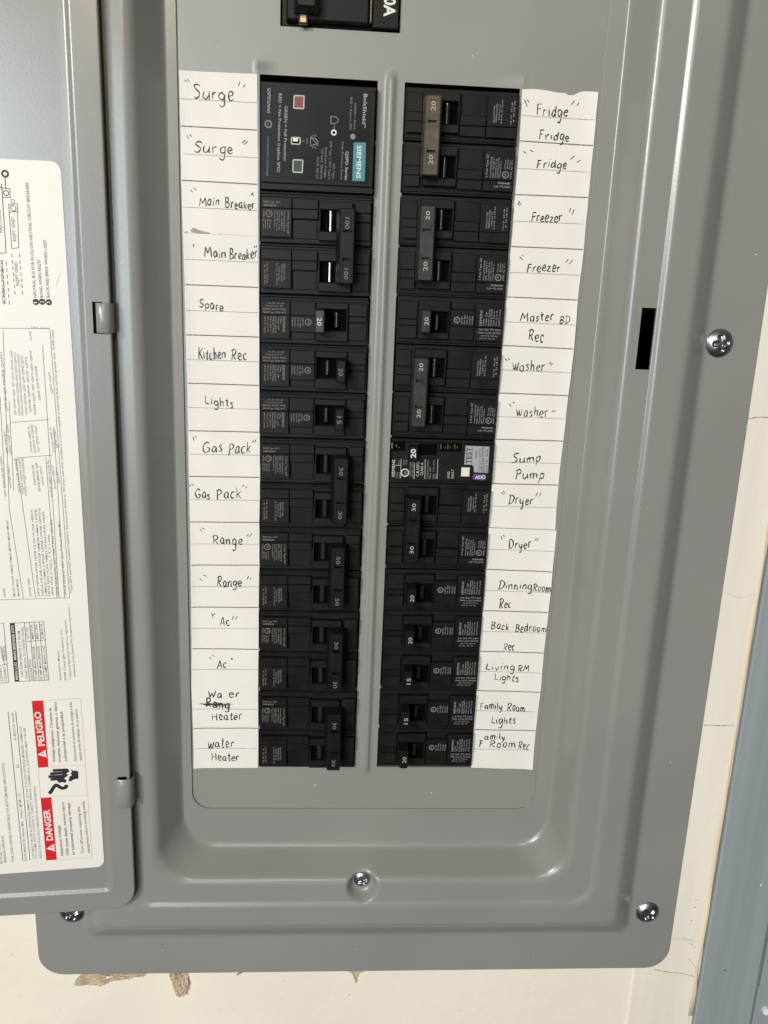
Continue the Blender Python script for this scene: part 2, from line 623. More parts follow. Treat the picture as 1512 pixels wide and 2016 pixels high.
# twist-out nibs left on the cut edges
PITCH = 25.05
LZ0, RZ0 = -4.3, -2.7
for k in range(1, 15):
    for (xe, sgn, z0, prob) in ((CL0, 1, LZ0, .5), (CL1, -1, LZ0, .8), (CR0, 1, RZ0, .6), (CR1, -1, RZ0, .6)):
        if random.random() < prob:
            z = z0 - PITCH * k + random.uniform(-.6, .6)
            w = random.uniform(.5, 1.1)
            t = random.uniform(.5, .95)
            a, b = (xe - 0.2, xe + t) if sgn > 0 else (xe - t, xe + 0.2)
            box(bm, a, b, z - w, z + w, -1.3, 0.12 + random.uniform(0, .2), 0.3, tx=0.1)
dead = inpanel(newobj('dead_front', bm, GREYD))
for p in dead.data.polygons: p.use_smooth = True
try:
    dead.data.set_sharp_from_angle(angle=radians(40))
except Exception:
    pass
# raised figures pressed into the lower lip
bm = bmesh.new()
x0, z0 = U(873, 1636, 1.3); x1, z1 = U(925, 1636, 1.3)
txt(bm, '419', (x0, z0), (x1, z0), 4.4, 1.35)
x2, z2 = U(975, 1636, 1.3)
txt(bm, '1', (x2, z0), (x2 + 1.4, z0), 4.4, 1.35)
inpanel(newobj('pressed_figures', bm, GREY))


# screws
def screw_bm(R=5.6, h=2.3, rot=0.3, slotw=0.16):
    b = bmesh.new()
    NR, NS = 22, 44
    rows = []
    for i in range(NR + 1):
        rr = i / NR
        row = []
        for k in range(NS):
            a = 2 * pi * k / NS
            x, y = rr * cos(a), rr * sin(a)
            d = h * (1 - rr ** 2.6) + 0.25 if rr < 1 else 0.0
            xr, yr = x * cos(rot) + y * sin(rot), -x * sin(rot) + y * cos(rot)
            if rr < 0.62:
                c = min(abs(xr), abs(yr))
                m = sstep(slotw * 1.35, slotw * 0.6, c) * sstep(0.62, 0.5, rr)
                d -= 1.25 * m
            row.append(b.verts.new(V(x * R, y * R, d)))
            if i == 0: break
        rows.append(row)
    for k in range(NS): b.faces.new((rows[0][0], rows[1][k], rows[1][(k + 1) % NS]))
    for a_, b_ in zip(rows[1:], rows[2:]):
        for k in range(NS): b.faces.new((a_[k], b_[k], b_[(k + 1) % NS], a_[(k + 1) % NS]))
    return b


first = None
for (px, py, d, R, rot) in ((1418, 676, 11.15, 7.6, 0.15), (1276, 1798, 11.15, 7.5, 0.9), (141, 1797, 11.15, 7.7, 0.5), (713, 1733, 14.55, 5.2, 0.35)):
    x, z = U(px, py, d + 1)
    s = newobj('cover_screw', screw_bm(R, R * 0.36, rot), ZINC, panel, smooth=True)
    s.location = V(x, z, d) - PB

rf = random.Random(5)
for px, py, d in ((240, 518, 20.9), (237, 716, 20.9), (233, 722, 20.9), (1488, 501, 11.1), (1470, 840, 11.1), (1320, 1500, 11.1), (430, 90, .05), (930, 110, .05), (620, 1545, .05), (850, 1560, .05),
                  (480, 1640, 1.2), (960, 1625, 1.2), (700, 1868, 11.1), (1050, 1880, 11.1), (320, 1870, 11.1), (1440, 300, 11.1), (1350, 250, 22.5), (1275, 1000, 22.5)):
    x, z = U(px, py, d)
    bm = bmesh.new()
    disc(bm, x, z, rf.uniform(.16, .36), d - .1, d + .08, 6)
    inpanel(newobj('dust_fleck', bm, DUST))

# door, swung open to the left, and its two hinge lugs
DT = 150
dprof = [(-330, 0.3, -458.2, DT, 13, -2.6),
         (-330, 0.3, -458.2, DT, 13, 0.9),
         (-318, -12.2, -445.6, DT - 13, 3.5, 1.3),
         (-316, -14.2, -443.8, DT - 15, 3.0, 0.0),
         (-160, -150, -290, -280, 1, 0.0)]
bm = bmesh.new()
rows = loft(bm, smooth_profile(dprof, [0, 0.8, 0.8, 1.0, 0]), (), (), Dp)
bm.faces.new(rows[-1][0])
door = newobj('door', bm, GREY, smooth=True)
door.parent = panel
door.location = -PB
# slot in the door edge and lug curling through it
for (xa, ya, xb, yb) in ((187, 596, 223, 656), (227, 1534, 264, 1588)):
    u0, v1 = Ud(xa, ya, 2); u1, v0 = Ud(xb, yb, 2)
    bm = bmesh.new()
    rows = []
    W_ = u1 - u0
    for t, off in ((0, .2), (.02, 2.0), (.08, 2.9), (.2, 3.4), (.4, 3.7), (.6, 3.6), (.76, 3.2), (.88, 2.3), (.96, .8), (1.0, -2.5), (1.0, -6.0)):
        rows.append([bm.verts.new(Dp(u0 + W_ * t, v, off - e)) for v, e in ((v0, .5), (v0 + .7, 0), (v1 - .7, 0), (v1, .5))])
    for a_, b_ in zip(rows, rows[1:]):
        for k in range(3): bm.faces.new((a_[k], a_[k + 1], b_[k + 1], b_[k]))
    lug = newobj('hinge_lug', bm, GREY, door, smooth=True)
    bm = bmesh.new()
    if ya < 1000: box(bm, u0 - 1.5, u0 + 3.2, v0 - .5, v1 + .4, 0.4, 1.22, 0, f=Dp)
    else: box(bm, u0 + 1.2, u0 + 6.0, v1 - 1.5, v1 + .7, 0.4, 1.22, 0, f=Dp)
    newobj('hinge_slot', bm, BLACKV, door)

# ------------------------------------------------------------------ door label (stuck on the open door)
sheet_px = [(119, 320), (205, 1702)]
lab = tag(empty('safety_label', Dp(-90, -300, 0.05)),
          'large white printed safety and wiring label stuck on the open grey door', 'label')
LB = lab.location.copy()


def inlab(o, parent=None):
    o.parent = parent or lab
    if parent is None: o.location = -LB
    return o


uR = -15.2
vT = Ud(112, 318, .3)[1]
vB = Ud(195, 1707, .3)[1]
SH_U0 = -190
bm = bmesh.new()
r = 4.5
pts = [(SH_U0, vB)]
# the sheet follows the photo: its right edge leans a little on the door
uTR = Ud(120.5, 345, .3)[0]; uBR = Ud(204.5, 1690, .3)[0]
vTL = Ud(0, 315, .3)[1]; vBL = Ud(0, 1722, .3)[1]


def edge_u(v): return uTR + (uBR - uTR) * (vT - v) / (vT - vB)


k0 = Ud(0, 1000, .3)[0]
pts = [(SH_U0, vBL - (vB - vBL) * 1.4)]
for a in range(0, 91, 15):
    t = radians(-90 + a)
    pts.append((edge_u(vB) - r + r * cos(t), vB + r + r * sin(t)))
for a in range(0, 91, 15):
    t = radians(a)
    pts.append((edge_u(vT) - r + r * cos(t), vT - r + r * sin(t)))
pts.append((SH_U0, vTL - (vT - vTL) * 1.4))
poly(bm, pts, 0.05, 0.30, Dp)
sheet = inlab(newobj('label_sheet', bm, STICK))

DL = 0.34


def dq(px, py): return Ud(px, py, DL)


def dtxt(bm, s, p0, p1, hpx, bold=0.0, d=DL, mi=0):
    a, b = dq(*p0), dq(*p1)
    L = hypot(p1[0] - p0[0], p1[1] - p0[1])
    h = hpx * hypot(b[0] - a[0], b[1] - a[1]) / L * 1.0
    # capitals grow to the left of a line that runs upward; correct for foreshortening of u
    n = dq(p0[0] + (p1[1] - p0[1]) / L * hpx, p0[1] - (p1[0] - p0[0]) / L * hpx)
    h = abs((n[0] - a[0]) * (-(b[1] - a[1])) + (n[1] - a[1]) * (b[0] - a[0])) / hypot(b[0] - a[0], b[1] - a[1])
    txt(bm, s, a, b, h, d, Dp, bold or 0.008, mi=mi)


def dline(bm, p0, p1, w, d=DL):
    tube(bm, [dq(*p0), dq(*p1)], w, d, Dp, h=0.03)


# -- wiring diagram at the top
bm = bmesh.new()
dline(bm, (0, 370), (4, 366), .18); dline(bm, (3, 362), (12, 498), .18); dline(bm, (12, 498), (-10, 499), .16)
ring_tube(bm, *dq(10, 342), 1.3, .45, DL, Dp); dline(bm, (10, 349), (11, 370), .2)
x, z = dq(12, 380); rect_line(bm, x - 1.7, x + 1.7, z - 2.0, z + 2.0, .16, DL, Dp); ring_tube(bm, x, z, 1.1, .2, DL, Dp)
for q in (((17, 403), (34, 401)), ((34, 401), (37, 488)), ((37, 488), (23, 489)), ((23, 489), (17, 403)), ((18, 418), (34, 416))): dline(bm, *q, .15)
ring_tube(bm, *dq(26, 410), 1.2, .16, DL, Dp); ring_tube(bm, *dq(25, 396), .8, .12, DL, Dp)
for i in range(7):
    t = i / 7
    for (xa, ya, xb, yb) in ((23, 500, 30, 585), (38, 500, 45, 585), (4, 515, 9, 605), (12, 515, 19, 605)):
        dline(bm, (xa + (xb - xa) * t, ya + (yb - ya) * t), (xa + (xb - xa) * (t + .08), ya + (yb - ya) * (t + .08)), .17)
dtxt(bm, 'EQPT GND', (32, 475), (28, 428), 6.5)
dtxt(bm, 'EQPT GND', (38, 562), (34, 516), 6.5)
dtxt(bm, 'ECNBX6, ECNBX10', (11, 597), (6, 512), 6.5)
dtxt(bm, 'NEUTRAL', (5, 458), (1, 412), 5.5)
inlab(newobj('wiring_diagram', bm, SINK))
bm = bmesh.new()
dtxt(bm, 'NEUTRAL BUS FOR PLUG-ON NEUTRAL CIRCUIT BREAKERS', (72, 586), (56, 359), 6.2)
dtxt(bm, "BOND WHEN REQ'D", (85, 586), (79, 512), 6.2)
dtxt(bm, 'BACK-FED BRKR WHEN USED', (98, 586), (91, 472), 6.2)
inlab(newobj('notes_lettering', bm, SINK))
bm = bmesh.new()
for px, py in ((70.5, 594.5), (83, 594), (96, 595)): disc(bm, *dq(px, py), 1.5, DL - .1, DL, 16, Dp)
bl = inlab(newobj('number_dots', bm, SBLACK))
bm = bmesh.new()
for s, px, py in (('1', 73, 596.5), ('2', 86, 596.5), ('3', 99, 597.5)):
    a = dq(px, py); txt(bm, s, a, (a[0] - .05, a[1] + (1.0 if s != '1' else .5)), 1.7, DL + .03, Dp)
inlab(newobj('dot_figures', bm, STICK))

# -- big breaker table
bm = bmesh.new()
for q in (((0, 646), (98, 647)), ((98, 647), (137, 1177)), ((137, 1177), (0, 1181)), ((6, 648), (18, 1000)), ((18, 1000), (46, 1178)), ((18, 790), (27, 965)),
          ((0, 780), (10, 960)), ((32, 905), (70, 1177)), ((84, 680), (116, 1177)), ((90, 900), (112, 1177)), ((106, 840), (127, 1177)), ((20, 832), (96, 826)), ((27, 902), (104, 896)), ((27, 905), (48, 903))):
    dline(bm, *q, .13)
inlab(newobj('table_rules', bm, SINKL))
bm = bmesh.new()
rows_ = [('QP QPHP HQP  QT QTA QTAA QAF', 32, 817, 24, 690), ('QAFA QAFAH QAFAN QAF QAF2 QAFCG', 40, 818, 31, 694), ('HQAF2 QPAF HQPAF QAFAN QAFGFP', 46, 818, 38, 697),
         ('HQF QFGFA QFP QPF QPFB QPF2', 54, 816, 45, 699), ('QPHB QPHF QFGF QPF2', 62, 812, 53, 702), ('HQPB HQPF QEF QEF2 QEH QEHF', 71, 817, 62, 690), ('QEHF QEHB HQPB', 80, 788, 72, 720),
         ('QPH* HQP*', 104, 775, 99, 732), ('NONE USED W', 64, 889, 58, 838), ('ECGB1D ECQB2D', 71, 892, 64, 835), ('QP QPHF HQP', 78, 889, 72, 838), ('NONE USED W', 108, 890, 101, 840), ('QPHF HQP', 114, 882, 108, 845),
         ('HQA HQR HQR2', 40, 970, 33, 905), ('HQAS HQAS HQP', 47, 973, 40, 905), ('HQPH HQJH HQRDH', 53, 976, 46, 903), ('EQ8 EQ8 QR', 71, 955, 66, 915), ('SEAB MEAS QR', 80, 968, 73, 910), ('LEAS UEAS', 87, 955, 81, 918),
         ('NONE USED W OR RL', 104, 978, 96, 905), ('NONE USED W', 111, 962, 105, 915), ('QH BLH', 118, 952, 113, 922), ('QPH BQH QR QR HQR2', 13, 978, 3, 898), ('NONE USED', 23, 960, 18, 918), ('QR QPHH', 16, 893, 11, 850), ('QPAF HQR QAR', 23, 895, 16, 835),
         ('QPHB QR HQRB QAFH', 15, 810, 4, 694), ('NFAS', 12, 1176, 9, 1158), ('MLAS WLAS XMAS XMAS MPAS MSAS MPAS', 30, 1174, 16, 1024), ('MPAE MSAE', 39, 1174, 35, 1140), ('NONE USED', 62, 1174, 58, 1138),
         ('HFG HFGB HFGB HJGB HLGS HUGA HBDA', 78, 1173, 64, 1003), ('HJDA HLGB HWDB HMDB HMG UNFB', 86, 1173, 72, 1003), ('HMDG HMG HPDR UPFB UPNB HPFDG', 93, 1173, 79, 1000), ('HFAS FJAS HLAS HMAS HNAS HPAS HRAS', 99, 1173, 87, 1007), ('XFAE XFAE or Class J, T, R or L fuses', 106, 1173, 97, 1052),
         ('HFDB HFNR HFNL 300V Class T Fuses 100A Max', 116, 1172, 102, 1022), ('HDGB HFGB or 300V Class T Fuses 200A Max', 131, 1172, 118, 1025), ('10,000', 63, 670, 61, 652)]
for s, x0, y0, x1, y1 in rows_: dtxt(bm, s, (x0, y0), (x1, y1), 4.2)
dtxt(bm, '*Type QPH and HQP breakers installed in this panel are limited to 100 amps max when installed in a circuit capable of delivering fault current greater than 10,000 amps', (143, 1168), (105, 650), 4.4)
dtxt(bm, 'ONLY FULL', (97, 645), (60, 643), 3)
inlab(newobj('table_lettering', bm, SINKL))

# -- breaker kit table
bm = bmesh.new()
A = [dq(19, 1227), dq(29, 1226), dq(38, 1341), dq(29, 1342)]
poly(bm, A, DL - .1, DL, Dp)
inlab(newobj('kit_heading', bm, SBLACK))
bm = bmesh.new()
for q in (((19, 1227), (86, 1224)), ((86, 1224), (96, 1339)), ((96, 1339), (29, 1342)), ((48, 1226), (58, 1341)), ((58, 1225), (67, 1341)), ((67, 1225), (77, 1340)), ((77, 1224), (87, 1340)), ((53, 1263), (89, 1260)),
          ((0, 1227), (7, 1227)), ((7, 1227), (17, 1344)), ((17, 1344), (0, 1345)), ((1, 1272), (9, 1310)), ((0, 1310), (14, 1308))): dline(bm, *q, .16)
for s, x0, y0, x1, y1 in (('USE APPROPRIATE KIT FROM', 46, 1332, 39, 1242), ('CHART BELOW TO CONVERT PANEL', 55, 1337, 46, 1234), ('DESCRIPTION', 65, 1338, 61, 1298), ('CAT. NO.', 57, 1258, 55, 1233),
                          ('70 AMP MAIN BREAKER', 74, 1338, 68, 1272), ('MBK70A', 67, 1258, 64, 1230), ('90 AMP MAIN BREAKER', 84, 1338, 78, 1272), ('MBK100A', 76, 1258, 73, 1229), ('125 AMP MAIN LUG', 94, 1337, 88, 1272), ('ECMLK125', 86, 1257, 83, 1228),
                          ('CONVERT', 6, 1342, 2, 1312), ('CONVERT', 14, 1342, 11, 1312), ('CAT NO', 9, 1300, 6, 1276), ('SURFACE', 13, 1300, 10, 1272)):
    dtxt(bm, s, (x0, y0), (x1, y1), 5.0)
for s, x0, y0, x1, y1 in (('Assembled in Mexico', 121, 1340, 116, 1282), ('2008 Copyright Industry, Inc.', 131, 1340, 122, 1238), ('* National Electrical Code is a registered', 141, 1338, 130, 1222), ('trademark of the National Fire Protection Association', 149, 1332, 137, 1196)):
    dtxt(bm, s, (x0, y0), (x1, y1), 4.2)
dtxt(bm, 'THIS LOAD CENTER IS INVERTIBLE FOR BOTTOM FEED APPLICATIONS.', (28, 1697), (8, 1501), 5.2)
dtxt(bm, 'BREAKER OPENING', (13, 1698), (7, 1646), 5.2); dtxt(bm, 'BE FILLED WITH', (5, 1700), (1, 1660), 5.0)
dtxt(bm, 'DATE MADE IN: Ramos, MX   Arizpe  MCM 112', (53, 1695), (40, 1562), 4.6)
dtxt(bm, '22', (38, 1512), (36, 1505), 5.5); dtxt(bm, '4.180.012.01 Rev.04', (32, 1457), (27, 1404), 5.0)
for s, x0, y0, x1, y1 in (('SUITABLE FOR USE AS SERVICE EQUIPMENT. DO NOT ALLOW PETROLEUM BASED CHEMICALS', 68, 1690, 42, 1430), ('TO COME INTO CONTACT. PAINTS, SPRAYS, CHEMICALS, SOLVENTS MAY CAUSE', 74, 1690, 50, 1433), ('DEGRADATION OF ELECTRICAL COMPONENTS AND INSULATING MATERIALS', 82, 1690, 70, 1548)):
    dtxt(bm, s, (x0, y0), (x1, y1), 4.2)
inlab(newobj('kit_lettering', bm, SINKL))
bm = bmesh.new()
dtxt(bm, 'MAIN LUG  MAIN BREAKER KITS', (36, 1338), (27, 1231), 5.5, 0.01, DL + .04)
inlab(newobj('kit_heading_lettering', bm, STICK))
bm = bmesh.new()
dline(bm, (16, 1402), (45, 1695), .17); dline(bm, (31, 1401), (59, 1694), .17)
inlab(newobj('ruled_lines', bm, SINK))

# -- danger / peligro boxes
bm = bmesh.new()
poly(bm, [dq(62.5, 1380), dq(85, 1379), dq(95.5, 1510), dq(75, 1511.5)], DL - .1, DL, Dp)
hp = inlab(newobj('peligro_heading', bm, RED))
bm = bmesh.new()
poly(bm, [dq(80, 1571), dq(101, 1569.5), dq(112, 1692.5), dq(91, 1694)], DL - .1, DL, Dp)
hd = inlab(newobj('danger_heading', bm, RED))
bm = bmesh.new()
dtxt(bm, 'PELIGRO', (88.5, 1468), (79.5, 1400.5), 13, 0.03, DL + .05)
poly(bm, [dq(92, 1491), dq(89.5, 1476), dq(74, 1486)], DL, DL + .05, Dp)
inlab(newobj('peligro_lettering', bm, WHITE))
bm = bmesh.new()
dtxt(bm, 'DANGER', (104.5, 1654), (97.5, 1593), 13, 0.03, DL + .05)
poly(bm, [dq(108.5, 1676), dq(106.5, 1661), dq(91, 1671)], DL, DL + .05, Dp)
inlab(newobj('danger_lettering', bm, WHITE))
bm = bmesh.new()
for (a, b) in (((91.3, 1488), (89.8, 1479.5)), ((107.8, 1673), (106.8, 1664.5))):
    pass
dtxt(bm, '!', (89.2, 1483.6), (89.0, 1482.0), 8, 0.02, DL + .08)
dtxt(bm, '!', (105.8, 1668.6), (105.6, 1667.0), 8, 0.02, DL + .08)
inlab(newobj('warning_marks', bm, RED))
bm = bmesh.new()
for q in (((85, 1379), (159, 1375)), ((159, 1375), (181, 1688)), ((181, 1688), (112, 1693)), ((95, 1510), (168, 1506)), ((101, 1569), (172, 1565)), ((75, 1511), (80, 1571)), ):
    dline(bm, *q, .11)
inlab(newobj('warning_border', bm, PINK))
bm = bmesh.new()
for s, x0, y0, x1, y1, b in (('Voltaje peligroso. Causara la', 109, 1500, 101, 1394, .012), ('muerte, lesiones graves o dano', 120, 1500, 111, 1382, .012), ('substancial a la propiedad.', 132, 1499, 123, 1400, .012),
                             ('Hazardous Voltage.', 125, 1685, 118, 1624, .012), ('Will cause death, serious injury', 136, 1684, 126, 1579, .012), ('or substantial property damage.', 147, 1683, 137, 1579, .012)):
    dtxt(bm, s, (x0, y0), (x1, y1), 5.8, b)
inlab(newobj('warning_lettering', bm, SBLACK))
bm = bmesh.new()
for s, x0, y0, x1, y1 in (('Desconecte el suministro de energia a este', 151, 1498, 141, 1382), ('equipo antes de trabajar en su interior', 161, 1497, 152, 1395),
                          ('Turn off power supplying this', 165, 1680, 157, 1588), ('equipment before working inside.', 177, 1679, 166, 1576)):
    dtxt(bm, s, (x0, y0), (x1, y1), 5.6)
inlab(newobj('instruction_lettering', bm, SINK))
# shocked hand pictogram
bm = bmesh.new()


def zq(x, y): return dq(x / 5.927, 1380 + y / 5.927)   # points traced on the enlarged label


for L_ in ([(615, 812), (790, 803)], [(585, 850), (760, 838)], [(565, 884), (750, 876)], [(590, 916), (745, 905)]):
    tube(bm, [zq(*q) for q in L_], .85, DL, Dp, h=.05, n=8)
tube(bm, catmull([zq(*q) for q in [(680, 945), (700, 932), (740, 930), (770, 940)]], 4), 1.0, DL, Dp, h=.05, n=8)
poly(bm, [zq(*q) for q in [(730, 795), (795, 795), (812, 822), (770, 850), (800, 862), (748, 905), (780, 940), (720, 945), (725, 900)]], DL - .05, DL + .02, Dp)
poly(bm, [zq(*q) for q in [(822, 795), (850, 812), (912, 818), (916, 906), (862, 915), (825, 940), (800, 935), (812, 880), (838, 870), (822, 838), (842, 830)]], DL - .05, DL + .02, Dp)
tube(bm, catmull([zq(*q) for q in [(575, 1083), (600, 1050), (632, 1000), (655, 982), (690, 1000), (725, 1018), (765, 1008), (778, 978)]], 5), 1.0, DL, Dp, h=.05, n=8)
inlab(newobj('shock_pictogram', bm, SBLACK))
bm = bmesh.new()
tube(bm, catmull([dq(110, 565), dq(116, 545), dq(122, 535)], 5), [.1, .3, .35, .35, .3, .3, .3, .3, .25, .2, .1], DL, Dp, h=.02)
inlab(newobj('scuff_mark', bm, SMUDGE2))

# ------------------------------------------------------------------ circuit directory papers
LL = {0: ((353, 139), (506.4, 145.8)), 1: ((355.5, 248.3), (507, 256)), 2: ((357, 355), (508, 363)), 3: ((360.5, 458), (508.8, 465)), 4: ((363.7, 560.2), (509.5, 566)), 5: ((365.9, 659), (510.4, 663.6)),
      6: ((368.9, 754.3), (510.4, 758.9)), 7: ((370.4, 847.7), (511, 851)), 8: ((372, 937.5), (511.9, 939.9)), 9: ((374, 1027.3), (510.5, 1028.8)), 10: ((375.6, 1112.2), (510.6, 1112.5)),
      11: ((376.7, 1195), (509.4, 1195.8)), 12: ((377.2, 1277.2), (508.9, 1278.3)), 13: ((377, 1356.3), (508, 1357)), 14: ((380.3, 1433.3), (508.3, 1433.9)), 15: ((381.7, 1511.7), (507.8, 1512))}
RL = {0: ((1028.2, 175), (1176.7, 183.6)), 1: ((1022.7, 277.5), (1168, 286.8)), 2: ((1014, 383), (1158.5, 389)), 3: ((1006, 485.3), (1148.8, 491.3)), 4: ((998, 584.5), (1137, 590.7)), 5: ((989.3, 680), (1128.6, 687)),
      6: ((982.4, 773.6), (1118.3, 779)), 7: ((974.7, 864.4), (1109, 868.6)), 8: ((968.3, 951.7), (1099, 955)), 9: ((962, 1038), (1093, 1042.5)), 10: ((958, 1121), (1087, 1125.3)), 11: ((951.4, 1202.2), (1079, 1205.3)),
      12: ((943.6, 1282.2), (1070.6, 1285.6)), 13: ((938, 1359), (1064, 1362.8)), 14: ((932.5, 1436), (1054.7, 1438.6)), 15: ((927.8, 1511), (1048.3, 1514.7))}


def paper_h(x, z):
    e = x + 38.5 if x < 40 else 168.5 - x
    lift = max(0.0, 1 - e / 7.0) ** 2 * (0.55 + 0.45 * sin(z * .045 + 1) + .2 * sin(z * .21))
    return 0.35 + max(0.0, lift) + 0.16 * sin(x * 0.11 + z * 0.037) + 0.12 * sin(z * 0.093 + 1.3) + 0.08 * sin(x * .31 + z * .05)


def inkf(x, z, d): return V(x, z, paper_h(x, z) + d)


def paper(name, label, lines, k0, k1, top=None, seed=0):
    """a strip of the directory: outline from its ruled rows, gently buckled, 0.12 mm thick"""
    rnd = random.Random(seed)
    ends = [(U(*lines[k][0], .3), U(*lines[k][1], .3)) for k in range(k0, k1 + 1)]
    a0 = U(*lines[k0][0], .3)
    root = tag(empty(name, V((ends[-1][0][0] + ends[-1][1][0]) / 2, ends[-1][0][1], 0.2)), label, 'paper label', 'circuit directory strips')
    b = bmesh.new()
    rows = []
    NS = 5
    for i in range(len(ends) - 1):
        for s in range(NS):
            t = s / NS
            (l0, r0), (l1, r1) = ends[i], ends[i + 1]
            rows.append(((l0[0] + (l1[0] - l0[0]) * t, l0[1] + (l1[1] - l0[1]) * t), (r0[0] + (r1[0] - r0[0]) * t, r0[1] + (r1[1] - r0[1]) * t)))
    rows.append(ends[-1])
    NX = 16
    fr, bk = [], []
    for ri, (l, r_) in enumerate(rows):
        fa, ba = [], []
        for c in range(NX + 1):
            t = c / NX
            x, z = l[0] + (r_[0] - l[0]) * t, l[1] + (r_[1] - l[1]) * t
            if ri == 0 and top: z += top(t)
            if c in (0, NX): x += rnd.uniform(-.08, .08)
            h = paper_h(x, z)
            fa.append(b.verts.new(V(x, z, h))); ba.append(b.verts.new(V(x, z, max(h - .14, .02))))
        fr.append(fa); bk.append(ba)
    for i in range(len(rows) - 1):
        for c in range(NX):
            b.faces.new((fr[i][c], fr[i + 1][c], fr[i + 1][c + 1], fr[i][c + 1]))
            b.faces.new((bk[i][c], bk[i][c + 1], bk[i + 1][c + 1], bk[i + 1][c]))
    for i in range(len(rows) - 1):
        b.faces.new((fr[i][0], bk[i][0], bk[i + 1][0], fr[i + 1][0]))
        b.faces.new((fr[i][NX], fr[i + 1][NX], bk[i + 1][NX], bk[i][NX]))
    for c in range(NX):
        b.faces.new((fr[0][c], fr[0][c + 1], bk[0][c + 1], bk[0][c]))
        b.faces.new((fr[-1][c], bk[-1][c], bk[-1][c + 1], fr[-1][c + 1]))
    off = -root.location.copy()
    for i in range(len(ends)):
        l, r_ = ends[i]
        if 0 < i < len(ends) - 1:
            pts = [(l[0] + .3 + (r_[0] - l[0] - .6) * t / 12, l[1] + (r_[1] - l[1]) * t / 12) for t in range(13)]
            w = .30 if not (lines is LL and k0 + i == 3) else .05
            tube(b, pts, w, 0, inkf, h=.035, mi=1)
        if i < len(ends) - 1:
            l1, r1 = ends[i + 1]
            pts = [((l[0] + l1[0]) / 2 + .3 + ((r_[0] + r1[0]) / 2 - (l[0] + l1[0]) / 2 - .6) * t / 12,
                    (l[1] + l1[1]) / 2 - .2 + ((r_[1] + r1[1]) / 2 - (l[1] + l1[1]) / 2) * t / 12) for t in range(13)]
            tube(b, pts, .16, 0, inkf, h=.03, mi=2)
    s_ = newobj('paper_sheet', b, (PAPER, RULE, RULE2), root); s_.location = off
    return root, off


def torn(t): return -0.3 + 0.5 * sin(t * 9) + (-1.1 if .62 < t < .72 else 0) + (0.35 if t > .75 else 0)


pL1, oL1 = paper('paper_strip', 'long white paper strip left of the breakers, handwritten from Surge down to the second Ac', LL, 0, 13, seed=1)
pL2, oL2 = paper('paper_strip', 'short white paper piece at the lower left handwritten Water Heater twice', LL, 13, 15, seed=2)
pR1, oR1 = paper('paper_strip', 'long white paper strip with torn top edge, handwritten Fridge down to the first Dryer', RL, 0, 9, torn, seed=3)
RLb = dict(RL); RLb[9] = ((962.5, 1039.5), (1095.5, 1043.8))
pR2, oR2 = paper('paper_strip', 'white paper strip at the lower right, second Dryer row down to Family Room Rec', RLb, 9, 15, seed=4)

